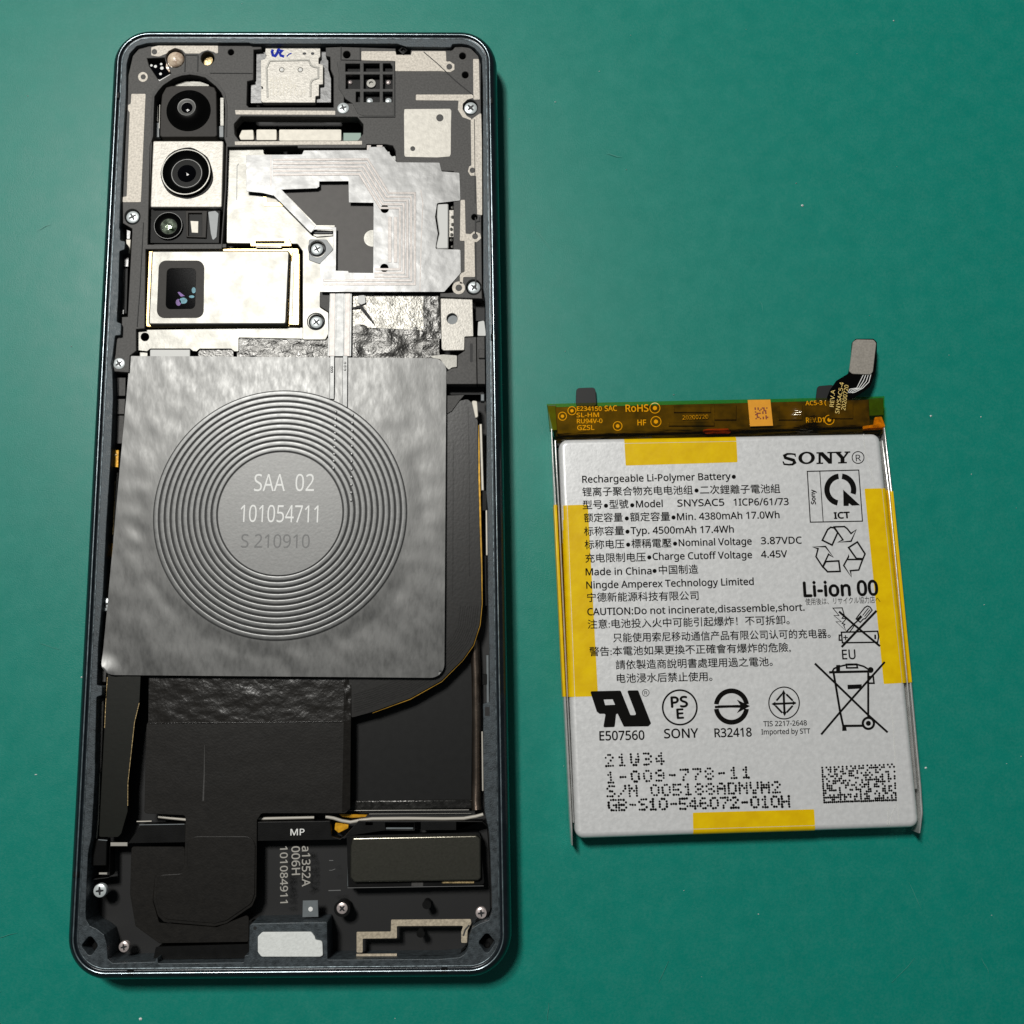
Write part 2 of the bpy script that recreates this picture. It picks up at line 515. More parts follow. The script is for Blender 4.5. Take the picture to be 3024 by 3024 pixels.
rim_ring('polished_edge', half_round(.12, -.10, LIP - .05, .11), M['polished'], FR)
rim_ring('ledge_ridge', half_round(-.48, -.72, LIP - .38, .09), M['ridge'], FR)
inner = [(372, 280), (374, 189), (383, 158), (403, 136), (434, 127.5), (460, 125.5), (735, 126), (742, 129), (960, 129), (1172, 129), (1201, 138), (1332, 140), (1336, 130), (1361, 129),
         (1382, 132), (1402, 142), (1416, 158), (1423, 170), (1426, 252), (1427, 850), (1433, 892), (1435, 1081), (1437, 1330), (1436, 1455), (1440, 1500), (1441, 1736),
         (1445, 1923), (1446, 2076), (1426, 2078), (1427, 2113), (1427, 2258), (1431, 2395), (1445, 2460), (1453, 2658), (1453, 2692), (1444, 2717), (1415, 2728), (1394, 2741), (1384.5, 2770),
         (1381, 2803), (1372, 2818), (1357, 2827), (1299, 2832), (967, 2834), (966, 2722), (744, 2727), (737, 2733), (735, 2820), (722, 2822), (721, 2842), (466, 2845), (465, 2823), (458, 2840), (332, 2844), (318, 2832),
         (315, 2790), (307, 2760), (285, 2743), (265, 2734), (254, 2715), (252.5, 2694), (256, 2604), (260, 2520), (270, 2470), (277, 2348), (281, 2262), (280, 2250),
         (285, 2058), (301, 2053), (302, 2026), (286, 2024), (290, 1907), (304, 1752), (314, 1550), (327, 1350), (334, 1174), (332, 1097), (328, 1075), (333, 1050), (340, 991), (357, 990), (358, 955), (345, 950), (350, 860), (353, 742), (368.5, 736), (370, 712), (355, 710), (355.5, 684), (352.5, 672), (357, 560), (365, 400)]
diamL = rounded([(266, 2760), (290, 2792), (266, 2827), (239.5, 2793)], 9)
diamR = rounded([(1438, 2752), (1464, 2783), (1438.5, 2820), (1412, 2783)], 9)
LED = LIP - .36


def build_ledge():
    z = LED
    loops = [rim_loop(-.36, 5.4), [at(u, v, z) for u, v in rounded(inner, 5, 3)], [at(u, v, z) for u, v in diamL], [at(u, v, z) for u, v in diamR]]
    return slab('ledge', loops, z, 5.4, M['ledge'], FR, .10, 2)


LG = build_ledge()
for i, (u, v) in enumerate(((265, 2796), (1438, 2790))):
    c = at(u, v, 4.5)
    lathe('lug_boss', c, [(1.3, 4.4), (1.0, 4.6), (.5, 4.6), (.4, 4.3), (.0, 4.3)], M['black'], FR, 16)
# floor of the chassis
slab('chassis_floor', [rim_loop(-.5, 5.0)], 1.6, .8, M['void'], PH, 0)

# plastic breaks across the metal rim
for (u0, v0, u1, v1) in ((346, 272, 345.2, 290), (1303, 2867, 1321, 2866.8), (374, 2874, 392, 2873.8), (1457.5, 985, 1458, 1004), (1448.0, 288, 1448.4, 306), (224, 2575, 223, 2592)):
    a, b_ = at(u0, v0, LIP), at(u1, v1, LIP)
    t = (b_ - a).normalized(); nn = Vector((-t.y, t.x, 0))
    q = [a - nn * .42, b_ - nn * .42, b_ + nn * .42, a + nn * .42]
    slab('antenna_break', [[p for p in q]], LIP + .02, .5, M['black'], FR, .1)

# ------------------------------------------------------------------ screws
def screw(u, v, rpx, z, mat='screw', turn=.4, parent=PH):
    c = at(u, v, z); ppm = 1 / (at(u + 1, v, z) - c).length; r_ = rpx / ppm
    s = lathe('screw', c, [(r_ * .6, z - 1.2), (r_, z - .9), (r_, z - .28), (r_ * .93, z - .12), (r_ * .70, z - .02), (r_ * .3, z), (0, z)], M[mat], parent, 28)
    # cross recess
    L, wd = r_ * .58, r_ * .17
    pts = []
    for k in range(4):
        a = turn + k * math.pi / 2; dx = Vector((math.cos(a), math.sin(a))); dy = Vector((-dx.y, dx.x))
        pts += [Vector(c[:2]) + dx * L - dy * wd * .6, Vector(c[:2]) + dx * L + dy * wd * .6, Vector(c[:2]) + dx * wd + dy * wd]
    slab('cross_recess', [pts], z + .015, .12, M['recess'], s, 0)
    return s


# ------------------------------------------------------------------ upper antenna bracket
ZB = 6.3
arch = [(436, 722), (440, 560), (443, 430), (452, 402), (454, 330), (456, 285), (467, 268), (482, 251), (513, 231), (537, 223), (560, 220), (583, 223), (606, 229), (637, 254), (653, 273), (662, 295), (664, 320), (662, 408), (668, 425), (664, 560), (652, 722)]
slot = rounded([(691, 366), (711, 343), (1055, 345), (1073, 367), (1072, 395), (1057, 414), (1010, 417), (707, 416), (693, 397)], 5)
grid_hole = rect(1016, 184, 1163, 305)
brk = [(392, 165), (410, 143), (440, 132), (772, 132), (772, 145), (749, 147), (748, 236), (730, 240), (728, 310), (735, 317), (985, 317), (985, 225), (976, 205), (975, 168), (962, 165), (962, 140), (1005, 138), (1168, 143), (1170, 160),
       (1212, 160), (1214, 145), (1338, 146), (1345, 136), (1362, 135), (1390, 142), (1412, 165), (1420, 190), (1421, 640), (1424, 882), (1300, 877), (1300, 866), (1338, 864), (1340, 506), (1170, 500), (1168, 445), (1160, 430), (1139, 426), (1083, 426), (1080, 437),
       (880, 437), (878, 431), (672, 434), (668, 560), (655, 735), (430, 736), (427, 970), (402, 972), (402, 1036), (384, 1050), (381, 1100), (338, 1097), (332, 1075), (341, 1045), (343, 993), (359, 991), (360, 936), (377, 935), (383, 817), (390, 690), (390, 675), (363, 659), (362, 600), (374, 330), (377, 230)]
h_flash = circ(517, 172, 28); h_mic = circ(613, 172, 20); h_chip = [(434, 172), (486, 170), (505, 218), (470, 239), (440, 194)]
holes_small = [circ(682, 154, 9), circ(1366, 165, 10), circ(1374, 221, 10), circ(1401, 641, 9), circ(1024, 161, 11)]
h_scr = [circ(391, 640, 23), circ(351, 1073, 22, n=24), circ(1390, 317, 24), circ(1014, 317, 21)]
brk_holes = [arch, slot, grid_hole, h_flash, h_mic, h_chip] + holes_small + h_scr[:1] + [circ(1399, 848, 23)] + [circ(1388, 317, 23)]
BR = plate('antenna_bracket', brk, ZB, 2.0, M['plastic'], PH, brk_holes, bev=.08)
# moulded parting lines and raised rim round the camera opening
plate('raised_rim', [(443, 560), (447, 430), (446, 330), (449, 280), (474, 245), (508, 223), (560, 212), (612, 221), (645, 246), (664, 275), (671, 310), (670, 404), (667, 404), (664, 320), (662, 295), (653, 273), (637, 254), (606, 229), (583, 223), (560, 220), (537, 223), (513, 231), (482, 251), (467, 268), (456, 285), (454, 330), (452, 402), (445, 430)], ZB + .10, .25, M['plastic2'], BR, bev=.05)
inks('parting_line', [([(619, 215), (745, 216)], 1.6, False), ([(547, 162), (545, 211)], 3, False), ([(584, 162), (583, 210)], 3, False), ([(547, 162), (585, 162)], 1.5, False),
                     ([(1166, 180), (1166, 345), (1060, 345)], 2, False), ([(1007, 138), (1006, 176)], 3, False), ([(1006, 176), (1063, 177)], 2, False), ([(1063, 141), (1064, 178)], 3, False),
                     ([(423, 656), (412, 860), (404, 965)], 2, False), ([(1401, 352), (1403, 600)], 1.6, False), ([(1404, 642), (1404, 655), (1416, 652), (1416, 640)], 3, False), ([(1404, 655), (1404, 690)], 4, False), ([(1404, 716), (1405, 850)], 3.5, False)], ZB + .12, M['void'], BR)
ZT = ZB + .05


def trace(pts, holes=(), mat='trace', r=3, z=ZT, th=.08, nm='antenna_trace', parent=None):
    return plate(nm, pts, z, th, M[mat], parent or BR, holes, r=r, bev=.02)


trace([(446, 140), (468, 134), (644, 134), (644, 157), (638, 158), (632, 154), (613, 148), (596, 153), (590, 158), (548, 158), (538, 148), (517, 141), (498, 150), (492, 158), (470, 167), (447, 164)], [circ(456, 153, 8)])
trace(circ(422, 227, 14.5), [circ(423, 227, 7.5)], r=0)
trace([(388, 277), (430, 277), (416, 597), (362, 597), (363, 581), (374, 580), (383, 332), (378, 325), (378, 310), (386, 306)])
trace([(1067, 151), (1168, 151), (1170, 162), (1214, 162), (1216, 151), (1317, 151), (1318, 182), (1328, 181), (1342, 190), (1342, 206), (1330, 213), (1300, 210), (1167, 210), (1166, 180), (1067, 178)], [circ(1327, 197, 8.5)])
trace([(1228, 279), (1380, 279), (1398, 278), (1401, 288), (1380, 294), (1367, 306), (1366, 322), (1378, 342), (1392, 350), (1390, 355), (1366, 346), (1352, 324), (1354, 297), (1228, 296)])
trace([(1397, 174), (1414, 174), (1417, 294), (1398, 294)])
trace([(1390, 354), (1404, 344), (1421, 332), (1423, 420), (1424, 636), (1409, 633), (1406, 519), (1390, 519), (1382, 507), (1385, 492), (1392, 488)], [circ(1395, 503, 8)])
trace([(1360, 590), (1373, 590), (1375, 690), (1390, 691), (1400, 683), (1418, 689), (1421, 704), (1408, 715), (1401, 714), (1403, 818), (1368, 818), (1367, 838), (1358, 838), (1358, 812), (1363, 806), (1372, 803), (1372, 711), (1358, 711)], [circ(1403, 698, 8.5)], mat='trace')
trace(circ(1354.5, 850, 19), [circ(1355, 850, 9.5)], r=0)
trace([(694, 325), (990, 327), (990, 339), (696, 338)], r=1)
trace([(693, 417.5), (1069, 416), (1069, 427), (694, 428)], r=1)
trace([(1194, 322), (1329, 321), (1333, 327), (1332, 358), (1331, 455), (1328, 462), (1290, 465), (1197, 463), (1194, 458), (1193, 340)], [circ(1299, 348, 10.5), circ(1219, 439, 7)], mat='tracebright', nm='antenna_patch')
ink('hairline_crack', [([(1251, 153), (1290, 186), (1345, 238), (1398, 281)], 2.4, False)], [], ZT + .04, M['void'], BR)

# lattice pocket with small contact screws in it
pk = [rect(1020, 188, 1063, 211), rect(1074, 187, 1121, 211), rounded([(1131, 187), (1152, 187), (1159, 196), (1159, 211), (1131, 211)], 2),
      rect(1021, 220, 1063, 262), rect(1074, 220, 1121, 262), rect(1131, 220, 1159, 262), rect(1051, 271, 1063, 301), rect(1074, 271, 1121, 301), rect(1131, 271, 1159, 301)]
LT = plate('vent_lattice', [(994, 181), (1165, 181), (1165, 343), (1075, 343), (1056, 336), (1040, 305), (1020, 292), (1000, 262), (1000, 215)], ZB + .06, .9, M['plastic2'], PH, pk, bev=.07)
plate('pocket_floor', rect(1010, 180, 1166, 305), ZB - 1.1, .5, M['black'], LT)
for u, v, rr, m_ in ((1034, 243, 6, 'screwpink'), (1147, 243, 7, 'screwpink'), (1092, 298, 9, 'screw'), (1147, 298, 9, 'screw')):
    c = at(u, v, ZB - .95); k = rr / 16.0
    lathe('contact_pin', c, [(k, ZB - 1.1), (k, ZB - .95), (k * .6, ZB - .85), (0, ZB - .82)], M[m_], LT, 16)
c = at(1096, 246, ZB - .8)
lathe('contact_ring', c, [(.85, ZB - 1.1), (.82, ZB - .8), (.40, ZB - .8), (.38, ZB - 1.05), (0, ZB - 1.05)], M['steel'], LT, 20)
lathe('corner_boss', at(1190, 148, ZB + .3), [(.9, ZB - .4), (.85, ZB + .25), (.5, ZB + .3), (.38, ZB - .1), (0, ZB - .1)], M['black'], PH, 4)

# flash, microphone, sensor
lathe('flash_lens', at(517, 174, 5.6), [(1.62, 4.6), (1.58, 5.4), (1.3, 5.75), (.7, 6.0), (0, 6.08)], M['led'], PH, 24)
plate('flash_tab', [(492, 176), (513, 190), (500, 214), (488, 208)], 5.5, .6, M['led'], PH, r=3)
lathe('microphone_contact', at(612, 178, 5.0), [(1.05, 4.6), (1.02, 5.0), (.5, 5.08), (0, 5.08)], M['goldchip'], PH, 12)
SE = plate('light_sensor', [(440, 196), (478, 183), (503, 218), (470, 237)], 6.0, 1.0, M['glass'], PH, bev=.1)
for u, v, rr in ((459, 196, 4.5), (478, 201, 5), (476, 189, 3.6), (474, 218, 4), (447, 193, 3.6)):
    lathe('sensor_dot', at(u, v, 6.03), [(rr / 16, 5.95), (rr / 16, 6.02), (0, 6.06)], M['whiteink'], SE, 12)
ink('sensor_edge', [([(468, 235), (471, 238), (503, 220)], 2.5, False)], [], 6.02, M['whiteink'], SE)

# earpiece slot: contact pads low inside
for pts in ([(714, 384), (748, 383), (750, 413), (710, 413), (706, 402)], rect(757, 382, 817, 414), rect(824, 382, 1008, 416)):
    plate('slot_contact', pts, 5.2, 1.0, M['pads'], PH, r=4)
plate('slot_gap_fill', rect(1014, 392, 1066, 416), 4.8, .6, M['palegreen'], PH)  # added plate filling the pale teal gap in the slot

# card-reader can in its tray
TR = plate('reader_tray', [(757, 154), (970, 152), (970, 206), (978, 232), (978, 303), (740, 305), (741, 246), (756, 240)], 5.3, .6, M['steeldark'], PH, r=2)
CAN = plate('reader_can', [(784, 141), (792, 135), (938, 135), (946, 142), (946, 167), (941, 173), (941, 188), (954, 191), (954, 249), (942, 250), (942, 283), (932, 284), (931, 303), (776, 303), (770, 297), (770, 263), (777, 262), (776, 256), (770, 255), (770, 177), (782, 174), (787, 164), (783, 160)], 6.0, .9, M['steel2'], PH, r=2)
bead = [(790, 287), (787, 200), (797, 179), (912, 177), (917, 191), (926, 197), (940, 199), (940, 230), (922, 236), (917, 246), (917, 286)]
L_, R_ = ribbon_pts(bead, 5)
plate('pressed_bead', [tuple(p) for p in L_] + [tuple(p) for p in reversed(R_)], 6.07, .12, M['steel'], CAN, bev=.05)
for u in (832, 887):
    lathe('weld_dimple', at(u, 206, 6.0), [(.52, 5.98), (.46, 6.04), (.36, 5.99), (.0, 6.03)], M['recess'], CAN, 16)
    lathe('weld_dot', at(u, 206, 6.03), [(.28, 6.0), (.2, 6.05), (0, 6.06)], M['whiteink'], CAN, 12)
st = []
for row, (v, x0, x1) in enumerate(((234, 797, 862), (254, 797, 878), (274, 797, 906))):
    u = x0
    while u < x1:
        k = rnd.choice((0, 1, 1, 2))
        st.append(([(u, v - 8), (u + rnd.uniform(-1, 2), v + 8)], 3.0, False))
        if k: st.append(([(u, v + (8 if k == 1 else -8)), (u + 6, v + rnd.uniform(-8, 8))], 2.4, False))
        u += rnd.uniform(9, 12)
ink('embossed_marking', st, [], 6.02, M['pads'], CAN)
ink('marker_scribble', [([(806, 146), (803, 153), (806, 163), (813, 165), (819, 156), (822, 147), (827, 146)], 8, False), ([(822, 148), (833, 150), (826, 156), (829, 164), (839, 167)], 7.5, False), ([(847, 167), (853, 160), (861, 157)], 3.5, False)], [], 6.02, M['blueink'], CAN)
ink('pressed_dot', [], [(circ(899, 158, 5.5, 3.5), ()), (circ(923, 158, 5, 4), ())], 6.02, M['recess'], CAN)

# ------------------------------------------------------------------ cameras
UW = plate('wide_camera', [(474, 320), (478, 280), (490, 258), (507, 253), (617, 253), (633, 258), (639, 272), (641, 400), (635, 404), (478, 405), (472, 400)], 6.0, 3.0, M['lensmatte'], PH, r=4, bev=.15, steps=2)
c = at(557, 327, 6.0)
lathe('lens_barrel', c, [(4.05, 5.9), (4.0, 6.12), (3.7, 6.22), (2.9, 6.75), (2.2, 7.12), (1.62, 7.2)], M['lensblack'], UW, 48)
lathe('lens_ring', c, [(1.66, 7.19), (1.62, 7.24), (1.50, 7.24), (1.18, 7.02), (1.0, 7.0)], M['lensring'], UW, 40)
lathe('lens_glass', c, [(1.14, 6.98), (.8, 7.06), (.4, 7.1), (0, 7.11)], M['glass'], UW, 32)
for nm, pts in (('light_shim', [(512, 248), (540, 240), (590, 240), (617, 250), (617, 262), (512, 262)]), ('light_shim', rect(650, 288, 661, 372)), ('light_shim', rect(460, 312, 467, 360)), ('light_shim', rect(470, 308, 473.5, 380, -.02)), ('dark_shim', rect(646, 372, 660, 405)), ('dark_shim', rect(454, 362, 470, 405))):
    plate(nm, pts, 5.0, .8, M['steel'] if nm[0] == 'l' else M['greychip'], UW, r=2)

MC = plate('main_camera', [(452, 416), (660, 416), (655, 612), (444, 612)], 6.25, 3.0, M['steel2'], PH, r=5, bev=.15, steps=2)
c = at(552, 513, 6.25)
blob = [(552 + (77 + 5 * noise.noise(Vector((math.cos(a) * 1.6, math.sin(a) * 1.6, 2)))) * math.cos(a), 513 + (77 + 6 * noise.noise(Vector((math.cos(a) * 1.6, math.sin(a) * 1.6, 7)))) * math.sin(a)) for a in [2 * math.pi * i / 48 for i in range(48)]]
plate('glue_ring', blob, 6.32, .15, M['lensblack'], MC, bev=.05)
lathe('lens_barrel', c, [(4.45, 6.2), (4.42, 6.75), (4.36, 6.9)], M['lensblack'], MC, 56)
lathe('lens_ring', c, [(4.38, 6.88), (4.34, 6.95), (4.18, 6.95), (4.12, 6.86)], M['steel'], MC, 56)
lathe('lens_cone', c, [(4.13, 6.87), (3.6, 6.5), (2.75, 6.3), (2.72, 6.36), (2.62, 6.36), (2.58, 6.28), (2.2, 6.1)], M['lensblack'], MC, 56)
lathe('lens_glass', c, [(2.2, 6.08), (1.6, 6.35), (.8, 6.55), (0, 6.6)], M['glass'], MC, 40)
lathe('lens_ring', c, [(2.77, 6.34), (2.72, 6.39), (2.64, 6.39), (2.6, 6.34)], M['lensring'], MC, 48)

DM = plate('depth_module', [(437, 617), (652, 617), (648, 719), (434, 719)], 5.4, 2.4, M['lensblack'], PH, bev=.12)
c = at(498, 668, 5.5)
lathe('lens_barrel', c, [(2.6, 5.2), (2.58, 5.75), (2.5, 5.8), (2.42, 5.76), (2.25, 5.55), (1.5, 5.4)], M['lensblack'], DM, 40)
lathe('lens_ring', c, [(2.53, 5.79), (2.5, 5.82), (2.45, 5.82), (2.42, 5.78)], M['lensring'], DM, 40)
lathe('lens_glass', c, [(1.5, 5.38), (1.22, 5.5), (.7, 5.62), (0, 5.66)], M['green_glass'], DM, 32)
plate('emitter_frame', [(548, 622), (612, 622), (608, 702), (550, 700)], 5.75, .4, M['lensmatte'], DM, [rect(556, 629, 596, 696)], bev=.08)
plate('emitter_chip', [(562, 652), (586, 653), (585, 688), (566, 687)], 5.5, .3, M['pads'], DM, bev=.05)
plate('module_flex', [(614, 625), (636, 622), (646, 630), (640, 700), (628, 712), (622, 690)], 5.5, .3, M['greychip'], DM, r=4)
plate('divider_bar', [(455, 721), (668, 720), (668, 731), (450, 732)], 6.1, 2.0, M['plastic'], PH)

PE = plate('periscope_camera', [(447, 740), (856, 739), (846, 958), (437, 959)], 6.7, 3.2, M['steel'], PH, r=8, bev=.28, steps=3)
plate('module_skirt', [(438, 733), (884, 731), (889, 965), (428, 967)], 5.7, 2.5, M['steelgold'], PE, r=8, bev=.2)
WIN = rounded([(469, 769), (603, 769), (601, 938), (462, 939)], 22, 6)
GLS = rounded([(493, 792), (579, 792), (576, 912), (489, 913)], 14, 5)
plate('window_mask', WIN, 6.78, .15, M['lensmatte'], PE, [GLS], bev=.04)
WG = plate('window_glass', [(488, 788), (584, 788), (582, 917), (485, 917)], 6.735, .02, M['arglass'], PE, bev=0)
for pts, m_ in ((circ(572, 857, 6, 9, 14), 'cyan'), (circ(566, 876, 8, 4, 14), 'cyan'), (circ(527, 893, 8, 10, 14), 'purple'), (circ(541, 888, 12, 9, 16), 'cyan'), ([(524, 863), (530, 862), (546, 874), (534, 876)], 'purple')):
    ink('painted_glint', [], [(pts, ())], 6.742, M[m_], PE)  # lamp reflections in the window, painted as flat coloured spots
plate('module_clip', [(862, 741), (887, 748), (885, 962), (850, 960)], 6.2, .8, M['steelgold'], PE, r=5, bev=.2, steps=2)
plate('clip_pad', [(859, 771), (869, 771), (864, 933), (853, 933)], 6.35, .3, M['steel'], PE, bev=.05)
plate('top_clip', [(738, 704), (853, 704), (862, 727), (740, 727)], 6.0, 1.2, M['steelgold'], PE, [rect(755, 712, 840, 719)], r=3)
plate('clip_bar', rect(755, 727, 832, 732), 6.15, .3, M['steel'], PE)

# ------------------------------------------------------------------ shields under the film
plate('main_shield', [(672, 441), (779, 438), (780, 455), (1105, 455), (1105, 870), (946, 870), (946, 907), (971, 923), (971, 986), (962, 1004), (893, 1004), (893, 742), (878, 721), (668, 719)], 5.5, 1.2, M['steel'], PH, [circ(935, 951, 22), circ(937, 735, 22)], r=5, bev=.12)
LS = plate('lower_shield', [(401, 974), (895, 967), (895, 1001), (705, 997), (705, 1038), (692, 1038), (682, 1030), (590, 1030), (581, 1038), (570, 1037), (561, 1030), (444, 1030), (434, 1038), (401, 1034)], 5.45, .5, M['steel'], PH, [circ(428, 995, 12)], r=3)
plate('shield_tab', rect(443, 1032, 561, 1056), 5.2, .6, M['whiteplastic'], PH)
plate('black_tab', rect(585, 1032, 690, 1056), 5.1, .5, M['blackfoil'], PH)
plate('corner_tab', rect(412, 1040, 436, 1056), 5.0, .5, M['steel'], PH)
for u, v in ((937, 735), (934, 951)):
    lathe('screw_boss', at(u, v, 5.2), [(1.65, 4.4), (1.62, 5.55), (1.45, 5.6), (1.38, 4.9), (0, 4.9)], M['recess'], PH, 28)
plate('boss_pad', [(912, 706), (965, 707), (985, 736), (945, 780), (912, 768)], 5.6, .3, M['greychip'], PH, [circ(937, 735, 25)], r=6)
plate('spring_contact', rounded([(915, 690), (984, 681), (984, 696), (935, 700)], 2), 5.7, .2, M['steel'], PH)
plate('spring_contact', rect(925, 684, 982, 690), 5.9, .2, M['recess'], PH)
plate('graphite_sheet', [(828, 556), (945, 552), (946, 530), (1034, 530), (1036, 594), (1110, 594), (1110, 812), (985, 806), (988, 664), (934, 664)], 5.58, .05, M['graphite'], PH, [circ(1099, 703, 25)], bev=.01)
plate('shield_notch', [(776, 571), (815, 571), (832, 585), (850, 607), (783, 607)], 5.56, .04, M['pads'], PH, bev=.01)
plate('notch_lip', [(776, 571), (786, 571), (788, 598), (836, 598), (852, 609), (780, 608)], 5.6, .04, M['steelgold'], PH, bev=.01)
ink('shield_crease', [([(705, 483), (700, 490), (699, 590)], 2, False)], [], 5.52, M['greychip'], PH)

# ------------------------------------------------------------------ antenna film with its copper loop
FO = [(727, 458), (892, 456), (897, 444), (1088, 443), (1090, 434), (1134, 433), (1140, 442), (1172, 479), (1298, 480), (1304, 506), (1357, 510), (1360, 592), (1291, 600), (1285, 640), (1293, 690), (1286, 735), (1360, 737), (1361, 806), (1312, 862), (946, 862), (946, 778), (984, 738), (984, 678), (928, 678), (918, 688), (809, 578), (776, 570), (727, 565)]
FH = [(831, 560), (935, 556), (943, 551), (943, 536), (1029, 535), (1030, 598), (1103, 599), (1102, 806), (1030, 805), (1028, 800), (992, 799), (993, 671), (931, 668)]
FI = plate('antenna_film', FO, 6.42, .06, M['film'], PH, [FH, circ(1136, 617, 12, n=20), circ(1135, 791, 12, n=20)], r=4, bev=.025)
def offs(pts, dx): return [tuple(p) for p in inset([Vector(p) for p in pts], dx)]
loop = [(955, 843), (1229, 843), (1229, 566), (1150, 566), (1088, 466), (806, 468)]
for k in range(5):
    lp_ = list(loop)
    if k > 1: lp_[0] = (1106, 843)
    q1 = ribbon_pts(lp_, 2.0 * (4 + 11 * k + 3.4))[1]; q0 = ribbon_pts(lp_, 2.0 * (4 + 11 * k - 3.4))[1]
    plate('loop_turn', [tuple(p) for p in q0] + [tuple(p) for p in reversed(q1)], 6.47, .07, M['filmtrace'], FI, bev=.03)
for k in range(4):
    plate('loop_turn', [(1112 + 17 * k, 640), (1122 + 17 * k, 640), (1122 + 17 * k, 775), (1112 + 17 * k, 775)], 6.46, .05, M['filmtrace'], FI, bev=.03) if k > 1 else None
inks('film_crease', [([(1242, 560), (1249, 600), (1244, 700), (1240, 860)], 3, False), ([(800, 458), (800, 560)], 3, False)], 6.435, M['filmtrace'], FI)
plate('film_arm', [(806, 575), (832, 560), (932, 669), (919, 687)], 6.46, .05, M['film'], FI, bev=.02)
for pts in (rect(1083, 428, 1096, 446), rect(1112, 428, 1130, 446)):
    plate('film_tail', pts, 6.1, .1, M['filmtrace'], FI)
plate('corner_contact', [(1138, 449), (1150, 447), (1153, 462), (1168, 460), (1169, 476)], 5.4, .4, M['whiteplastic'], PH, r=2)
plate('side_cell', [(1292, 602), (1324, 601), (1324, 734), (1292, 735), (1287, 728), (1297, 690), (1290, 640)], 6.2, 1.6, M['whiteplastic'], PH, r=4, bev=.15)
plate('side_strip', rect(1326, 620, 1340, 700), 5.6, .5, M['steel2'], PH)
for v in (612, 640, 662, 676, 692, 708, 728):
    lathe('solder_blob', at(1334 + rnd.uniform(-3, 3), v, 5.8), [(.32, 5.5), (.28, 5.75), (0, 5.85)], M['steel'], PH, 10)

# ------------------------------------------------------------------ foil, flex and metal tabs between shield and coil
def wrinkled(name, pts, z, mat, amp, size, n=36, seed=0.0, z2=None):
    """A thin crumpled sheet filling a four-cornered area (px), lying at z mm."""
    (a, b, c_, d_) = [Vector((*p, 0)) for p in pts]
    verts, faces = [], []
    for j in range(n + 1):
        for i in range(n + 1):
            s, t = i / n, j / n
            p = a.lerp(b, s).lerp(d_.lerp(c_, s), t)
            zb = z if z2 is None else z + (z2 - z) * t
            q = at(p.x, p.y, zb)
            e = min(s, 1 - s, t, 1 - t) * 6
            dz = amp * min(1, .3 + e) * (noise.noise(Vector((q.x / size, q.y / size, seed))) + .6 * noise.noise(Vector((q.x / size * 2.3, q.y / size * 2.3, seed + 5))))
            verts.append((q.x, q.y, zb + dz))
    for j in range(n):
        for i in range(n):
            k = j * (n + 1) + i
            faces.append((k, k + n + 1, k + n + 2, k + 1))
    return finish(name, verts, faces, mat, PH, 180)


wrinkled('black_foil', [(700, 994), (978, 1000), (978, 1062), (700, 1060)], 5.25, M['blackfoil'], .12, 2.6, 30, 1)
wrinkled('silver_foil', [(1036, 872), (1250, 868), (1250, 975), (1036, 965)], 5.3, M['silverfoil'], .06, 3.2, 34, 2)
wrinkled('black_foil', [(1036, 950), (1296, 960), (1298, 1060), (1036, 1060)], 5.25, M['blackfoil'], .16, 3.0, 34, 3)
wrinkled('black_foil', [(1236, 868), (1300, 868), (1302, 1000), (1240, 1000)], 5.28, M['blackfoil'], .14, 2.6, 24, 4)
ink('foil_tear', [([(1040, 910), (1065, 905), (1085, 930), (1105, 956)], [4, 9, 9, 3], False)], [], 5.62, M['black'], PH)
plate('tape_spot', [(1056, 873), (1078, 871), (1080, 895), (1066, 900), (1056, 893)], 5.7, .1, M['whiteplastic'], PH, r=5)
plate('foil_patch', [(944, 862), (1040, 862), (1040, 912), (972, 922), (945, 905)], 5.6, .1, M['plastic2'], PH)

FT = plate('right_tab', [(1301, 881), (1395, 882), (1398, 993), (1372, 994), (1371, 1034), (1310, 1035), (1304, 1030)], 5.9, .5, M['steel2'], PH, [circ(1335, 941, 16)], r=3)
plate('tab_under', circ(1335, 941, 18), 5.3, .3, M['greychip'], FT)
plate('lower_tab', [(1255, 1052), (1310, 1046), (1350, 1049), (1350, 1084), (1334, 1086), (1326, 1093), (1318, 1086), (1300, 1062)], 5.85, .4, M['steel'], PH, r=4)
SBK = plate('side_bracket', [(1372, 997), (1406, 995), (1408, 1134), (1318, 1134), (1318, 1098), (1334, 1088), (1351, 1086), (1351, 1050), (1372, 1036)], 6.1, 2.0, M['plastic'], PH, r=2)
plate('bracket_slot', rounded(rect(1388, 1014, 1396, 1070), 3), 6.12, .05, M['void'], SBK, bev=0)
plate('side_bracket_rail', [(1408, 995), (1431, 994), (1433, 1134), (1410, 1134)], 6.0, 2.0, M['plastic2'], PH)
plate('button_stop', rect(1413, 1030, 1432, 1058), 6.35, .8, M['plastic2'], PH, r=2, bev=.12)
plate('side_wedge', rounded([(1412, 950), (1430, 946), (1436, 992), (1410, 992)], 4), 5.8, 1.0, M['whiteplastic'], PH)
plate('side_gap', rect(1404, 892, 1432, 948), 4.0, .5, M['void'], PH)

# ------------------------------------------------------------------ charging coil
ZC = 6.05
CS = [(384, 1051), (1318, 1058), (1312, 2002), (298, 1993)]


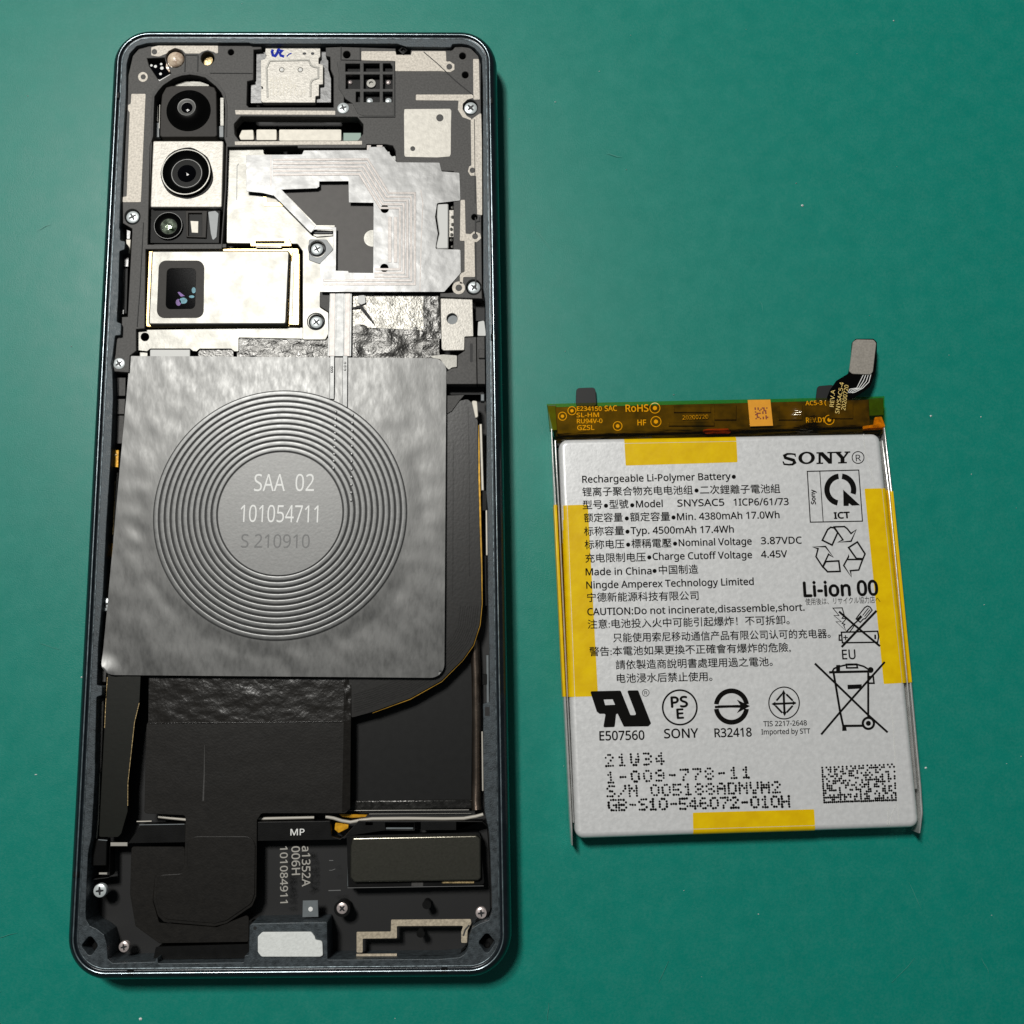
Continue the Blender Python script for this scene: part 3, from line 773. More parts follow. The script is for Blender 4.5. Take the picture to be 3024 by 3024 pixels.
def coil_z(x, y, cx, cy, R):
    dd = math.hypot(x - cx, y - cy)
    k = max(0.0, min(1.0, (dd - R * 1.01) / 2.5))
    th = math.atan2(y - cy, x - cx); near = max(0.0, 1 - (dd - R) / 9.0)
    rad = .09 * near * noise.noise(Vector((math.cos(th) * 9, math.sin(th) * 9, dd / 7))) * k
    return rad - .10 * near * k + k * (.08 * noise.noise(Vector((x / 9, y / 12, 1.5))) + .05 * noise.noise(Vector((x / 2.6 + y / 6, y / 4, 9))))


def build_coil():
    cA = at(828, 1516, ZC); R = 22.35
    R = (at(1203, 1516, ZC) - at(453, 1516, ZC)).length / 2
    n = 120; verts, faces = [], []
    a, b, c_, d_ = [at(u, v, ZC) for u, v in CS]
    Wm, Hm = (b - a).length, (a - d_).length; rc = 2.3
    for j in range(n + 1):
        for i in range(n + 1):
            s, t = i / n, j / n
            x, y = s * Wm, t * Hm
            cx = rc if x < rc else (Wm - rc if x > Wm - rc else x); cy = rc if y < rc else (Hm - rc if y > Hm - rc else y)
            dx, dy = x - cx, y - cy; l = math.hypot(dx, dy)
            if l > rc: x, y = cx + dx * rc / l, cy + dy * rc / l
            # the top-left corner is cut square
            if t < .1 and s < .1: x, y = s * Wm, t * Hm
            s2, t2 = x / Wm, y / Hm
            p = a.lerp(b, s2).lerp(d_.lerp(c_, s2), t2)
            bow = .9 * (4 * t2 * (1 - t2)) ** .5 * 0  # lies flat
            z = ZC + coil_z(p.x, p.y, cA.x, cA.y, R)
            k = max(0, 1 - math.hypot(s2 - 0, t2 - 1) / .075)
            z += .9 * k * k
            verts.append((p.x, p.y, z))
    for j in range(n):
        for i in range(n):
            k = j * (n + 1) + i
            faces.append((k, k + n + 1, k + n + 2, k + 1))
    sheet = finish('charging_coil_sheet', verts, faces, M['coilsheet'], PH, 180)
    # the winding: eleven turns of flat ribbon
    r0 = (at(1015, 1512, ZC) - at(644, 1512, ZC)).length / 2
    lathe('coil_gap_shade', cA, [(R + .03, ZC - .25), (R + .02, ZC + .03), (r0 - .1, ZC + .03)], M['coilgap'], sheet, 120)  # black disc puts the shade between the turns into colour
    turns = 11; pitch = (R - r0) / turns; gap = .25
    for k in range(turns):
        ra, rb = r0 + pitch * k + gap / 2, r0 + pitch * (k + 1) - gap / 2
        z = ZC + .17; wv = rb - ra
        prof = [(rb, ZC)] + [(rb - wv * (1 - math.cos(q)) / 2, ZC + .06 + .10 * math.sin(q) ** .22) for q in [math.pi * i / 10 for i in range(1, 10)]] + [(ra, ZC)]
        lathe('coil_turn', cA, prof, M['coil'], sheet, 120)
    lathe('coil_centre', cA, [(r0 - .02, ZC - .1), (r0 - .05, ZC + .09), (r0 - .12, ZC + .12), (r0 - .16, ZC + .12), (0, ZC + .12)], M['coildisc'], sheet, 90)
    zt = ZC + .135
    write('stamped_text', 'SAA', (750, 1450), (841, 1450), zt, M['whiteink'], sheet, cap=51)
    write('stamped_text', '02', (872, 1450), (927, 1450), zt, M['whiteink'], sheet, cap=51)
    write('stamped_text', '101054711', (709, 1541), (939, 1543), zt, M['whiteink'], sheet, cap=51)
    write('stamped_text', 'S 210910', (711, 1617), (914, 1618), zt, M['greyink'], sheet, cap=40)
    # crossing leads and their via rows
    for nm, pts in (('coil_lead', [(974, 1050), (988, 1050), (987, 1180), (973, 1178)]), ('coil_lead', [(1012, 1050), (1027, 1050), (1026, 1205), (1010, 1195)])):
        plate(nm, pts, ZC + .24, .2, M['coil'], sheet, bev=.08, steps=2, r=3)
    for (u0, v0, u1, v1, k_) in ((992, 1216, 985, 1383, 9), (1041, 1226, 1037, 1478, 12), (980, 1085, 980, 1098, 3), (1019, 1072, 1019, 1092, 3)):
        for k in range(k_):
            t = k / max(1, k_ - 1)
            q = at(u0 + (u1 - u0) * t, v0 + (v1 - v0) * t, ZC + .2)
            lathe('via', q, [(.26, ZC + .1), (.24, ZC + .24), (.12, ZC + .28), (0, ZC + .28)], M['film'], sheet, 10)
    return sheet


COIL = build_coil()
FLX = plate('coil_flex', [(974, 863), (1039, 863), (1037, 1052), (967, 1052)], 5.95, .1, M['coil'], PH, bev=.03)
for x0, x1 in ((976, 990), (995, 1016), (1020, 1034)):
    plate('flex_trace', [(x0, 866), (x1, 866), (x1 - 2, 1052), (x0 - 4, 1052)], 6.0, .08, M['filmtrace'] if x0 != 995 else M['coil'], FLX, bev=.03)

# ------------------------------------------------------------------ right side flex, bay floor and pipe
RF = [(1290, 1240), (1335, 1213), (1358, 1183), (1382, 1178), (1398, 1195), (1411, 1245), (1412, 1400), (1416, 1550), (1420, 1674), (1422, 1783), (1416, 1845), (1397, 1904), (1366, 1948), (1304, 2010), (1211, 2062), (1099, 2103), (1030, 2122), (1030, 1985), (1280, 1960)]
RFX = plate('display_flex', RF, 5.1, .12, M['flexblack'], PH, r=12, bev=.04)
g = [(1414, 1255), (1415, 1400), (1418.5, 1550), (1422.5, 1674), (1424, 1783), (1418, 1846), (1399, 1906)]
L_, R_ = ribbon_pts(g, [2, 6, 6, 5, 3, 2.5, 2])
plate('amber_edge', [tuple(p) for p in L_] + [tuple(p) for p in reversed(R_)], 4.95, .15, M['gold'], RFX, bev=.04)
g = [(1399, 1906), (1367, 1951), (1305, 2013), (1212, 2065), (1100, 2106)]
L_, R_ = ribbon_pts(g, [2, 1.6, 1.8, 2.6, 1.5])
plate('amber_edge', [tuple(p) for p in L_] + [tuple(p) for p in reversed(R_)], 4.96, .1, M['gold'], RFX, bev=.03)
for k in range(9):
    o_ = 9 + k * 6.5
    g = [(1422 - o_, 1790), (1414 - o_, 1848), (1394 - o_ * .95, 1902 - o_ * .3), (1362 - o_ * .8, 1944 - o_ * .6), (1300 - o_ * .4, 2005 - o_), (1208, 2056 - o_), (1097, 2097 - o_), (1045, 2112 - o_)]
    L_, R_ = ribbon_pts(g, 1.7)
    plate('flex_rib', [tuple(p) for p in L_] + [tuple(p) for p in reversed(R_)], 5.13, .06, M['flexblack'], RFX, bev=.02)
for g in ([(1338, 1300), (1338, 1500), (1336, 1760)], [(1382, 1200), (1386, 1400), (1386, 1700)]):
    L_, R_ = ribbon_pts(g, 2.4)
    plate('flex_rib', [tuple(p) for p in L_] + [tuple(p) for p in reversed(R_)], 5.14, .07, M['flexblack'], RFX, bev=.02)
plate('flex_fold', [(1320, 1168), (1372, 1166), (1356, 1184), (1334, 1214), (1320, 1222)], 5.3, .1, M['plastic2'], PH)
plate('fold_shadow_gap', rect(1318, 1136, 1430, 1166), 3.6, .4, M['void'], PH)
for pts, m_ in ((rect(1416, 1252, 1423, 1448, .03), 'pads'), (rounded([(1392, 1182), (1409, 1184), (1412, 1230), (1404, 1236)], 5), 'pads'), (rect(1420, 1164, 1430, 1184), 'greychip'), (rect(1424, 1448, 1438, 1508), 'black'), (rect(1434, 1506, 1439, 1640, .01), 'pads'), (rect(1436, 1935, 1443, 2076, .01), 'greychip'), (rect(1424, 1990, 1440, 2022), 'black'), (rect(1430, 1640, 1436, 1790, .02), 'black')):
    plate('side_clip', pts, 5.4, 1.4, M[m_], PH, bev=.08)
plate('frame_slot', rect(1432, 2088, 1446, 2114), LED + .02, .05, M['void'], FR, bev=0)
plate('bay_floor', [(1020, 1985), (1398, 1890), (1393, 2362), (1030, 2365)], 2.3, .6, M['floor'], PH, r=3, bev=.1)
plate('bay_wall', [(1025, 2365), (1392, 2362), (1394, 2388), (1025, 2392)], 2.9, 1.0, M['blackfoil'], PH, bev=.2, steps=2)
tube('bay_edge', [at(1030, 2394, 3.1), at(1385, 2392, 3.1)], .14, M['steel'], PH)
tube('bay_edge', [at(1090, 2404, 3.2), at(1392, 2402, 3.2)], .08, M['steel'], PH)
tube('heat_pipe', [at(1402, 1890, 3.0), at(1406, 2000, 3.0), at(1408, 2150, 3.0), at(1408, 2300, 3.0), at(1406, 2365, 3.1), at(1408, 2392, 3.3)], [.8, .8, .75, .75, .8, .85], M['copperrod'], PH, 14)
tube('side_wire', [at(1424, 2160, 4.0), at(1426, 2335, 4.0)], .14, M['cable'], PH)
tube('antenna_cable', [at(*p, 4.1) for p in ((962, 2412), (985, 2416), (1010, 2424), (1035, 2428), (1062, 2423), (1100, 2418), (1200, 2417), (1310, 2418), (1370, 2417), (1405, 2411), (1427, 2405))], .28, M['cable'], PH, 12)
tube('antenna_cable', [at(*p, 4.0) for p in ((755, 2418), (800, 2417), (928, 2414))], .24, M['cable'], PH, 12)
tube('antenna_cable', [at(*p, 4.0) for p in ((468, 2412), (500, 2416), (552, 2421))], .22, M['cable'], PH, 12)
plate('amber_tab', [(1000, 2404), (1085, 2406), (1080, 2413), (1040, 2416), (1010, 2412)], 3.7, .2, M['amber'], PH)
plate('amber_tab', [(990, 2430), (1030, 2432), (1028, 2446), (1000, 2460), (988, 2450)], 3.7, .2, M['amber'], PH, r=3)
plate('amber_tab', rect(1078, 2427, 1102, 2438), 5.0, .2, M['amber'], PH)

# ------------------------------------------------------------------ lower board and black tapes
ZL = 5.0
LB = plate('lower_cover', [(268, 2596), (322, 2590), (323, 2498), (378, 2490), (392, 2470), (418, 2434), (548, 2433), (760, 2427), (975, 2424), (980, 2470), (1004, 2477), (1018, 2468), (1058, 2424), (1425, 2425), (1440, 2440), (1447, 2540), (1449, 2690), (1440, 2712), (1410, 2721), (1388, 2740), (1379, 2770), (1376, 2800), (1355, 2821), (969, 2829), (968, 2720), (736, 2724), (734, 2790), (462, 2798), (455, 2832), (340, 2838), (322, 2820), (319, 2780), (302, 2752), (270, 2736), (258, 2700)], ZL, 2.5, M['black'], PH,
           [rounded([(1026, 2470), (1415, 2460), (1428, 2610), (1030, 2620)], 6), circ(1260, 2672, 11), circ(1242, 2757, 10), circ(1010, 2684, 22), rect(1138, 2430, 1222, 2450), rect(1245, 2429, 1345, 2449)], r=4, bev=.12, steps=2)
plate('cover_step', [(388, 2500), (546, 2500), (546, 2575), (458, 2590), (452, 2660), (470, 2725), (640, 2738), (735, 2700), (735, 2782), (470, 2786), (400, 2735), (384, 2640)], ZL + .1, .15, M['blacktape'], LB, r=8, bev=.06)
plate('slot_lip', rect(1140, 2444, 1220, 2449), ZL - .3, .3, M['greychip'], LB); plate('slot_lip', rect(1247, 2443, 1343, 2448), ZL - .3, .3, M['greychip'], LB)
plate('left_block', [(274, 2478), (316, 2478), (314, 2556), (270, 2558)], 5.4, 1.6, M['black'], PH, bev=.12)
tube('block_edge', [at(291, 2480, 5.42), at(317, 2482, 5.42)], .08, M['greychip'], PH)
plate('metal_foot', rect(326, 2488, 376, 2499), 5.15, .2, M['paleink'], PH); plate('metal_foot', rect(292, 2577, 316, 2583), 5.15, .2, M['paleink'], PH)
tube('bent_edge', [at(p[0], p[1], 4.9) for p in ((294, 2280), (293, 2350), (290, 2420), (286, 2470), (281, 2505))], .10, M['pads'], PH)
SPK = plate('speaker', [(1040, 2473), (1408, 2466), (1420, 2478), (1421, 2594), (1412, 2601), (1046, 2607), (1033, 2592), (1034, 2500)], 5.9, 2.4, M['speaker'], PH, r=9, bev=.30, steps=3)
plate('speaker_lug', rect(1305, 2602, 1400, 2609), 5.2, .4, M['goldchip'], SPK); plate('speaker_lug', rect(1215, 2606, 1250, 2618), 5.1, .4, M['plastic2'], SPK)
plate('speaker_side', [(1026, 2490), (1033, 2490), (1034, 2585), (1044, 2612), (1026, 2618)], 4.3, .4, M['greychip'], SPK)
write('printed_text', 'MP', (858, 2467), (899, 2466), ZL + .03, M['whiteink'], LB, cap=18, bold=.01)
write('printed_text', 'a1352A', (892, 2499), (892, 2618), ZL + .03, M['paleink'], LB, cap=24, bold=.01)
write('printed_text', '006H', (861, 2500), (862, 2584), ZL + .03, M['paleink'], LB, cap=24, bold=.01)
write('printed_text', '101084911', (827, 2500), (828, 2667), ZL + .03, M['paleink'], LB, cap=22, bold=.01)
CHP = plate('grey_sensor', [(894, 2660), (939, 2659), (940, 2708), (893, 2709)], 5.15, .3, M['greychip'], PH, bev=.05)
lathe('sensor_port', at(917, 2685, 5.2), [(.4, 5.1), (.36, 5.18), (0, 5.2)], M['whiteink'], CHP, 16)
trace([(1053, 2752), (1154, 2751), (1155, 2716), (1390, 2714), (1392, 2726), (1381, 2748), (1379, 2785), (1362, 2784), (1362, 2752), (1368, 2734), (1172, 2735), (1172, 2771), (1071, 2772), (1071, 2813), (1053, 2813)], mat='goldtrace', z=ZL + .06, parent=LB)
trace([(1052, 2817), (1172, 2816), (1172, 2826), (1052, 2827)], mat='goldtrace', z=ZL + .06, parent=LB, r=1)
ink('trace_fold', [([(1386, 2732), (1374, 2746), (1368, 2764)], 5, False)], [], ZL + .075, M['plastic2'], LB)
inks('moulded_line', [([(972, 2541), (984, 2541)], 2, False), ([(972, 2570), (980, 2570), (990, 2566)], 1.5, False), ([(970, 2630), (1006, 2629)], 2.5, False), ([(1026, 2622), (1428, 2616)], 1.5, False)], ZL + .02, M['greyink'], LB)
tube('cover_edge', [at(412, 2436, 5.05), at(545, 2434, 5.05)], .07, M['greychip'], LB); tube('cover_edge', [at(404, 2426, 4.6), at(448, 2425, 4.6)], .09, M['pads'], LB)
plate('lower_rail', [(459, 2803), (729, 2803), (729, 2814), (462, 2816)], 4.6, 1.6, M['plastic2'], PH, bev=.1)
plate('port_block', [(738, 2728), (964, 2724), (964, 2842), (738, 2844)], LED + .01, 4.0, M['ledge'], FR, bev=.12, r=8, steps=2)
GK = plate('port_gasket', [(761, 2766), (774, 2753), (919, 2752), (930, 2766), (932, 2776), (952, 2779), (954, 2822), (945, 2826), (772, 2826), (761, 2812)], LED + .35, .3, M['gasket'], PH, r=9, bev=.12, steps=2)
lathe('port_hole', at(753, 2741, LED + .03), [(.3, LED), (.28, LED + .02), (0, LED + .02)], M['void'], FR, 12)

TP = plate('black_tape', [(434, 2132), (1035, 2128), (1034, 2388), (1020, 2402), (772, 2402), (759, 2422), (757, 2647), (745, 2676), (669, 2727), (633, 2736), (484, 2723), (466, 2705), (452, 2658), (457, 2589), (470, 2575), (533, 2571), (544, 2553), (548, 2422), (546, 2408), (425, 2402), (427, 2380), (432, 2150)], 5.35, .12, M['blacktape'], PH, r=10, bev=.05)
wrinkled('wrinkled_tape', [(440, 1975), (1016, 1980), (1014, 2132), (438, 2138)], 4.75, M['cleartape'], .05, 2.6, 70, 6, 5.42)
plate('tape_border', [(1015, 2128), (1036, 2128), (1034, 2390), (1010, 2398)], 5.43, .05, M['cleartape'], TP, bev=.02)
wrinkled('tape_border', [(1016, 1980), (1038, 1980), (1036, 2130), (1014, 2132)], 5.0, M['cleartape'], .10, 1.2, 20, 8, 5.42)
tube('tape_crease', [at(442 + 571 * i / 24, 2136 - 5 * i / 24, 5.44 + .02 * (i % 3)) for i in range(25)], .055, M['cleartape'], TP, 8)
ink('tape_ridge', [([(604, 2200), (603, 2290), (600, 2365)], [1, 3, 5], False)], [], 5.38, M['plastic2'], TP)
plate('cell_cover', [(553, 2470), (754, 2470), (752, 2640), (742, 2668), (668, 2719), (634, 2727), (490, 2715), (473, 2700), (461, 2656), (464, 2596), (474, 2584), (540, 2580), (553, 2558)], 5.52, .15, M['blacktape'], TP, r=30, bev=.1, steps=2)
LF = plate('left_flex', [(318, 1985), (416, 1985), (412, 2070), (397, 2131), (386, 2225), (377, 2312), (377, 2396), (358, 2462), (348, 2472), (292, 2472), (300, 2312), (309, 2131)], 5.6, .12, M['flexolive'], PH, r=6, bev=.04)
for g in ([(411, 2076), (397, 2133), (387, 2225), (377.5, 2312), (377, 2380)], [(317, 2000), (312, 2080), (309, 2150)]):
    L_, R_ = ribbon_pts(g, 1.8)
    plate('flex_edge', [tuple(p) for p in L_] + [tuple(p) for p in reversed(R_)], 5.64, .05, M['goldchip'], LF, bev=.015)
plate('side_liner', [(286, 2062), (306, 2062), (298, 2280), (280, 2280)], 5.2, .6, M['plastic2'], PH)
plate('side_liner', [(290, 1982), (314, 1982), (312, 2014), (288, 2014)], 5.2, .6, M['plastic2'], PH)

# ------------------------------------------------------------------ left channel with button switches
for pts, m_, z in (([(374, 678), (386, 682), (384, 706), (374, 706)], 'steeldark', 5.0), ([(372, 707), (386, 707), (383, 747), (375, 747)], 'pads', 5.2), ([(367, 750), (381, 750), (379, 788), (362, 788)], 'steeldark', 5.0),
                   ([(363, 792), (378, 792), (374, 926), (356, 926)], 'black', 5.0), ([(363, 794), (367, 794), (362, 915), (357, 915)], 'steeldark', 5.2), ([(357, 914), (367, 914), (366, 928), (356, 928)], 'steeldark', 5.3),
                   ([(344, 1115), (371, 1115), (370, 1169), (342, 1169)], 'plastic2', 5.2), ([(350, 1115), (352, 1115), (351, 1169), (349, 1169)], 'void', 5.25), ([(342, 1178), (370, 1178), (367, 1223), (340, 1223)], 'plastic', 5.2), ([(340, 1227), (367, 1227), (362, 1310), (336, 1310)], 'plastic2', 5.0),
                   ([(327, 1329), (351, 1329), (349, 1380), (325, 1378)], 'amber', 5.4), ([(330, 1340), (345, 1340), (345, 1346), (330, 1346)], 'goldchip', 5.5), ([(330, 1395), (350, 1395), (338, 1600), (322, 1600)], 'flexolive', 4.6), ([(338, 1420), (341, 1420), (335, 1580), (332, 1580)], 'goldchip', 4.7), ([(325, 1605), (338, 1605), (334, 1645), (326, 1645)], 'amber', 4.6), ([(318, 1700), (332, 1700), (330, 1760), (318, 1760)], 'goldchip', 4.4)):
    plate('switch_part', pts, z, .6, M[m_], PH, bev=.06)

for u, v, rr, z, m_, t in ((391, 640, 19.5, ZB + .1, 'screw', .5), (351, 1073, 19, ZB + .1, 'screw', .6), (1013, 318, 18, ZB + .25, 'screw', .3), (1390, 318, 19.5, ZB + .2, 'screw', .75), (936, 735, 18.5, 5.7, 'screw', .45), (934, 951, 19, 5.7, 'screw', .7), (1400, 848, 19, ZB + .1, 'screw', .9),
                           (294, 2631, 20, 5.6, 'screw', .1), (365, 2797, 16, 5.2, 'screwpink', .2), (1010, 2683, 17, 5.2, 'screwpink', .8), (1421, 2697, 17, 5.5, 'screwpink', .1), (310, 1785, 20, 5.95, 'screw', .3), (1404, 782, 19, 5.9, 'screw', .5)):
    screw(u, v, rr, z, m_, t)

# ------------------------------------------------------------------ the battery
BT = empty('pouch_battery', None, 'white foil pouch battery with yellow tape, black print and flex connector beside the phone', 'battery')
ZK = 4.9
ZP = ZK + .03
body = [(1650, 1297), (2600, 1279), (2718, 2444), (1700, 2478)]
PB = plate('pouch', body, ZK, 4.2, M['pouch'], BT, r=26, bev=.95, steps=6)
# folded side flanges
def flange(pts, wd, z, th):
    L_, R_ = ribbon_pts(pts, wd)
    return plate('side_flange', [tuple(p) for p in L_] + [tuple(p) for p in reversed(R_)], z, th, M['pouchedge'], BT, bev=.12, steps=2)
flange([(1629, 1266), (1640, 1490), (1668, 2060), (1686, 2420), (1690, 2497)], [3, 6, 7, 7, 4], 3.9, 3.3)
flange([(1640, 1300), (1650, 1490), (1676, 2060), (1694, 2430)], 4, 4.2, 3.6)
flange([(2612, 1262), (2636, 1470), (2690, 2015), (2718, 2320), (2723, 2400), (2716, 2461)], [3, 6, 6, 6, 6, 4], 4.0, 3.4)
flange([(2606, 1300), (2628, 1470), (2680, 2015), (2708, 2330)], 4, 4.3, 3.6)
# yellow tapes wrap the edges
def tape(pts, z=ZK + .012):
    return plate('yellow_tape', pts, z, .01, M['yellow'], BT, bev=0, r=3)


def tape_over(top, side):
    """Tape on the face (px on top) that turns down over a rounded edge along side = (px a, px b, outward mm)."""
    t_ = tape(top)
    a, b_, out = side
    A, B = at(*a, ZK + .012), at(*b_, ZK + .012)
    ex = (B - A).normalized(); nrm = Vector((ex.y, -ex.x, 0)) * out
    verts, faces = [], []
    R_ = .95
    for k in range(9):
        q = min(1, k / 6) * math.pi / 2
        off = R_ * math.sin(q); zz = ZK + .012 - R_ * (1 - math.cos(q)) - (max(0, k - 6) * 1.0)
        for P in (A, B): verts.append((P.x + nrm.x * (off + .06), P.y + nrm.y * (off + .06), zz + .01))
    for k in range(8):
        faces.append((2 * k, 2 * k + 1, 2 * k + 3, 2 * k + 2))
    finish('tape_fold', verts, faces, M['yellow'], t_, 60)
    return t_


def edge_in(a, b_, frac):
    return (a[0] + (b_[0] - a[0]) * frac, a[1] + (b_[1] - a[1]) * frac)


tape_over([(1844, 1310), (2175, 1303.6), (2178, 1365), (1848, 1375)], ((1844, 1310), (2175, 1303.6), -1))
tape_over([(2046, 2400), (2404, 2390), (2407, 2437), (2047, 2448)], ((2407, 2437), (2047, 2448), -1))
tape_over([(1676, 1492), (1736, 1490), (1766, 2056), (1698, 2058)], ((1698, 2058), (1676, 1492), -1))
tape_over([(2553, 1443), (2604, 1442), (2664, 2017), (2610, 2020)], ((2604, 1442), (2664, 2017), -1))
# tape carried round the flanges
for pts, wd in (([(1640, 1490), (1667, 2058)], 9), ([(1650, 1490), (1676, 2058)], 5)):
    L_, R_ = ribbon_pts(pts, wd); plate('tape_wrap', [tuple(p) for p in L_] + [tuple(p) for p in reversed(R_)], 4.0, 3.2, M['yellow'], BT, bev=.15, steps=2)
for pts, wd in (([(2634, 1450), (2690, 2016)], 9), ([(2624, 1446), (2679, 2016)], 5)):
    L_, R_ = ribbon_pts(pts, wd); plate('tape_wrap', [tuple(p) for p in L_] + [tuple(p) for p in reversed(R_)], 4.15, 3.3, M['yellow'], BT, bev=.15, steps=2)
# pale creases in the clear film over the corner
inks('film_crease', [([(2633, 2085), (2640, 2180), (2647, 2300), (2655, 2430)], [1.5, 3, 2, 2], False), ([(2624, 2370), (2621, 2436)], 2.2, False), ([(2647, 2375), (2634, 2405), (2626, 2436)], 2, False), ([(2550, 1282), (2556, 1340), (2572, 1390), (2584, 1440)], [3, 3, 2, 2], False)], ZP + .01, M['whiteplastic'], BT)

# protection board under amber tape
PCB = plate('protection_board', [(1640, 1202), (1800, 1199), (2180, 1190), (2566, 1180), (2570, 1258), (2180, 1272), (1646, 1286)], 3.4, 1.0, M['pcb'], BT, bev=.1)
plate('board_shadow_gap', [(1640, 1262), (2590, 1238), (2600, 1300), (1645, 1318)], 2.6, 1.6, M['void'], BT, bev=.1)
plate('board_end', [(2566, 1177), (2609, 1174), (2610, 1226), (2568, 1228)], 3.2, .8, M['pcbgreen'], BT, bev=.08)
plate('board_end', [(1616, 1196), (1642, 1194), (1648, 1270), (1624, 1272)], 3.2, .8, M['pcbgreen'], BT, bev=.08)
plate('amber_corner', [(2548, 1258), (2580, 1254), (2584, 1232), (2604, 1230), (2614, 1256), (2612, 1268), (2550, 1270)], 3.5, .4, M['amber'], BT, r=3)
plate('red_tab', [(2070, 1271), (2090, 1266), (2150, 1265), (2162, 1276), (2150, 1281), (2085, 1281)], 3.45, .2, M['redwire'], BT, r=4)
for x0, y0, x1, y1 in ((1990, 1200, 2100, 1218), (2110, 1196, 2175, 1240), (1975, 1246, 2110, 1258), (2300, 1196, 2370, 1240), (2450, 1190, 2520, 1236)):
    plate('board_component', rect(x0, y0, x1, y1), 3.7, .4, M['pcb'], PCB, bev=.1)
ZG = 3.44
for u, v, rr in ((1661, 1229, 12), (1689, 1213, 12), (1824, 1258, 13), (1934, 1205, 15), (1937, 1245, 15), (2449, 1240, 14)):
    ink('test_pad', [(circ(u, v, rr, n=20), 2.2, True)], [(circ(u, v, rr * .42, n=12), ())], ZG, M['goldprint'], PCB)
for s, p0, p1, cp, mm in (('E234150', (1704, 1213), (1777, 1213), 13, 'goldprint'), ('SL-HM', (1703, 1232), (1769, 1231), 13, 'goldprint'), ('RU94V-0', (1704, 1250), (1779, 1249), 13, 'goldprint'), ('GZSL', (1705, 1270), (1755, 1269), 14, 'goldprint'),
                      ('RoHS', (1848, 1216), (1915, 1215), 21, 'goldprint'), ('HF', (1883, 1256), (1908, 1256), 17, 'goldprint'), ('20200720', (2016, 1239), (2092, 1236), 12, 'goldchip'), ('REV.D1', (2381, 1248), (2434, 1247), 15, 'goldprint'), ('AC5-3 (', (2379, 1197), (2440, 1195), 13, 'goldprint'), ('SAC', (1786, 1214), (1822, 1213), 16, 'goldprint')):
    z_ = 3.72 if s == '20200720' else ZG
    write('board_text', s, p0, p1, z_, M[mm], PCB, cap=cp, bold=.012)
ST = plate('orange_sticker', [(2208, 1181), (2275, 1180), (2283, 1257), (2215, 1259)], 3.98, .05, M['sticker'], BT, bev=.01)
pg = random.Random(3); pol = []
for j in range(9):
    for i in range(9):
        if pg.random() < .5:
            u = 2228 + i * 4.3 + j * .35; v = 1203 + j * 3.9
            pol.append(([(u, v), (u + 4.3, v), (u + 4.3, v + 3.9), (u, v + 3.9)], ()))
ink('sticker_print', [], pol, 3.985, M['brownprint'], ST)


def kapton_sheet():
    top = [(1614, 1193), (1800, 1188), (2180, 1180), (2440, 1175), (2612, 1170)]; bot = [(1640, 1303), (1800, 1300), (2180, 1292), (2440, 1286), (2612, 1282)]
    verts, faces = [], []; n = 80; mrow = 12
    for j in range(mrow + 1):
        for i in range(n + 1):
            s = i / n * (len(top) - 1); k = min(int(s), len(top) - 2); fr = s - k
            a = Vector(top[k]).lerp(Vector(top[k + 1]), fr); b_ = Vector(bot[k]).lerp(Vector(bot[k + 1]), fr)
            t = j / mrow; p = a.lerp(b_, t)
            z = 3.85 if t < .72 else 3.85 - (t - .72) * 2.2
            if t < .12: z -= (.12 - t) * 9
            q = at(p.x, p.y, z)
            z += .05 * noise.noise(Vector((q.x / 6, q.y / 3, 4))) + .85 * math.exp(-((p.x - 2374) / 28) ** 2 - ((t - .45) / .30) ** 2)
            verts.append((q.x, q.y, z))
    for j in range(mrow):
        for i in range(n):
            k = j * (n + 1) + i
            faces.append((k, k + n + 1, k + n + 2, k + 1))
    return finish('amber_tape', verts, faces, M['kapton'], BT, 180)


kapton_sheet()
plate('pull_tab', [(1702, 1146), (1758, 1144), (1762, 1200), (1700, 1200)], .8, .25, M['void'], BT, r=10, bev=.04)
plate('pull_tab', [(2414, 1140), (2464, 1136), (2466, 1190), (2408, 1192)], .8, .25, M['void'], BT, r=10, bev=.04)
CX = plate('connector_flex', [(2443, 1172), (2452, 1150), (2470, 1124), (2505, 1103), (2512, 1070), (2516, 1012), (2527, 1000), (2580, 1000), (2590, 1010), (2590, 1070), (2583, 1108), (2570, 1142), (2545, 1160), (2520, 1176), (2500, 1190), (2446, 1192)], 3.0, .2, M['lensblack'], BT, r=8, bev=.05)
plate('stiffener', [(2519, 1009), (2530, 1002), (2580, 1003), (2588, 1013), (2578, 1098), (2570, 1106), (2518, 1104), (2508, 1097)], 3.25, .25, M['stiffener'], CX, r=8, bev=.06)
inks('flex_line', [([(2572 - 7 * k, 1104), (2566 - 8 * k, 1128 - 2 * k), (2548 - 6 * k, 1146), (2525 - 5 * k, 1158 - 3 * k), (2516 - 4 * k, 1160)], 2.0, False) for k in range(4)], 3.03, M['whiteink'], CX)
write('flex_text', 'REV.A', (2462, 1202), (2466, 1152), 3.9, M['goldprint'], CX, cap=12)
write('flex_text', 'SNYSAC5-4', (2478, 1222), (2492, 1130), 3.91, M['goldprint'], CX, cap=12)
write('flex_text', '20200720', (2496, 1212), (2506, 1138), 3.92, M['goldprint'], CX, cap=12)

# --- printed face
EM = 29.4


def line(s, p0, p1, cjk=False, em=EM, bold=0.0):
    o = 2.4 if cjk else 0
    return write('printed_text', s, (p0[0], p0[1] - o), (p1[0], p1[1] - o), ZP, M['print'], BT, em=em, bold=bold)


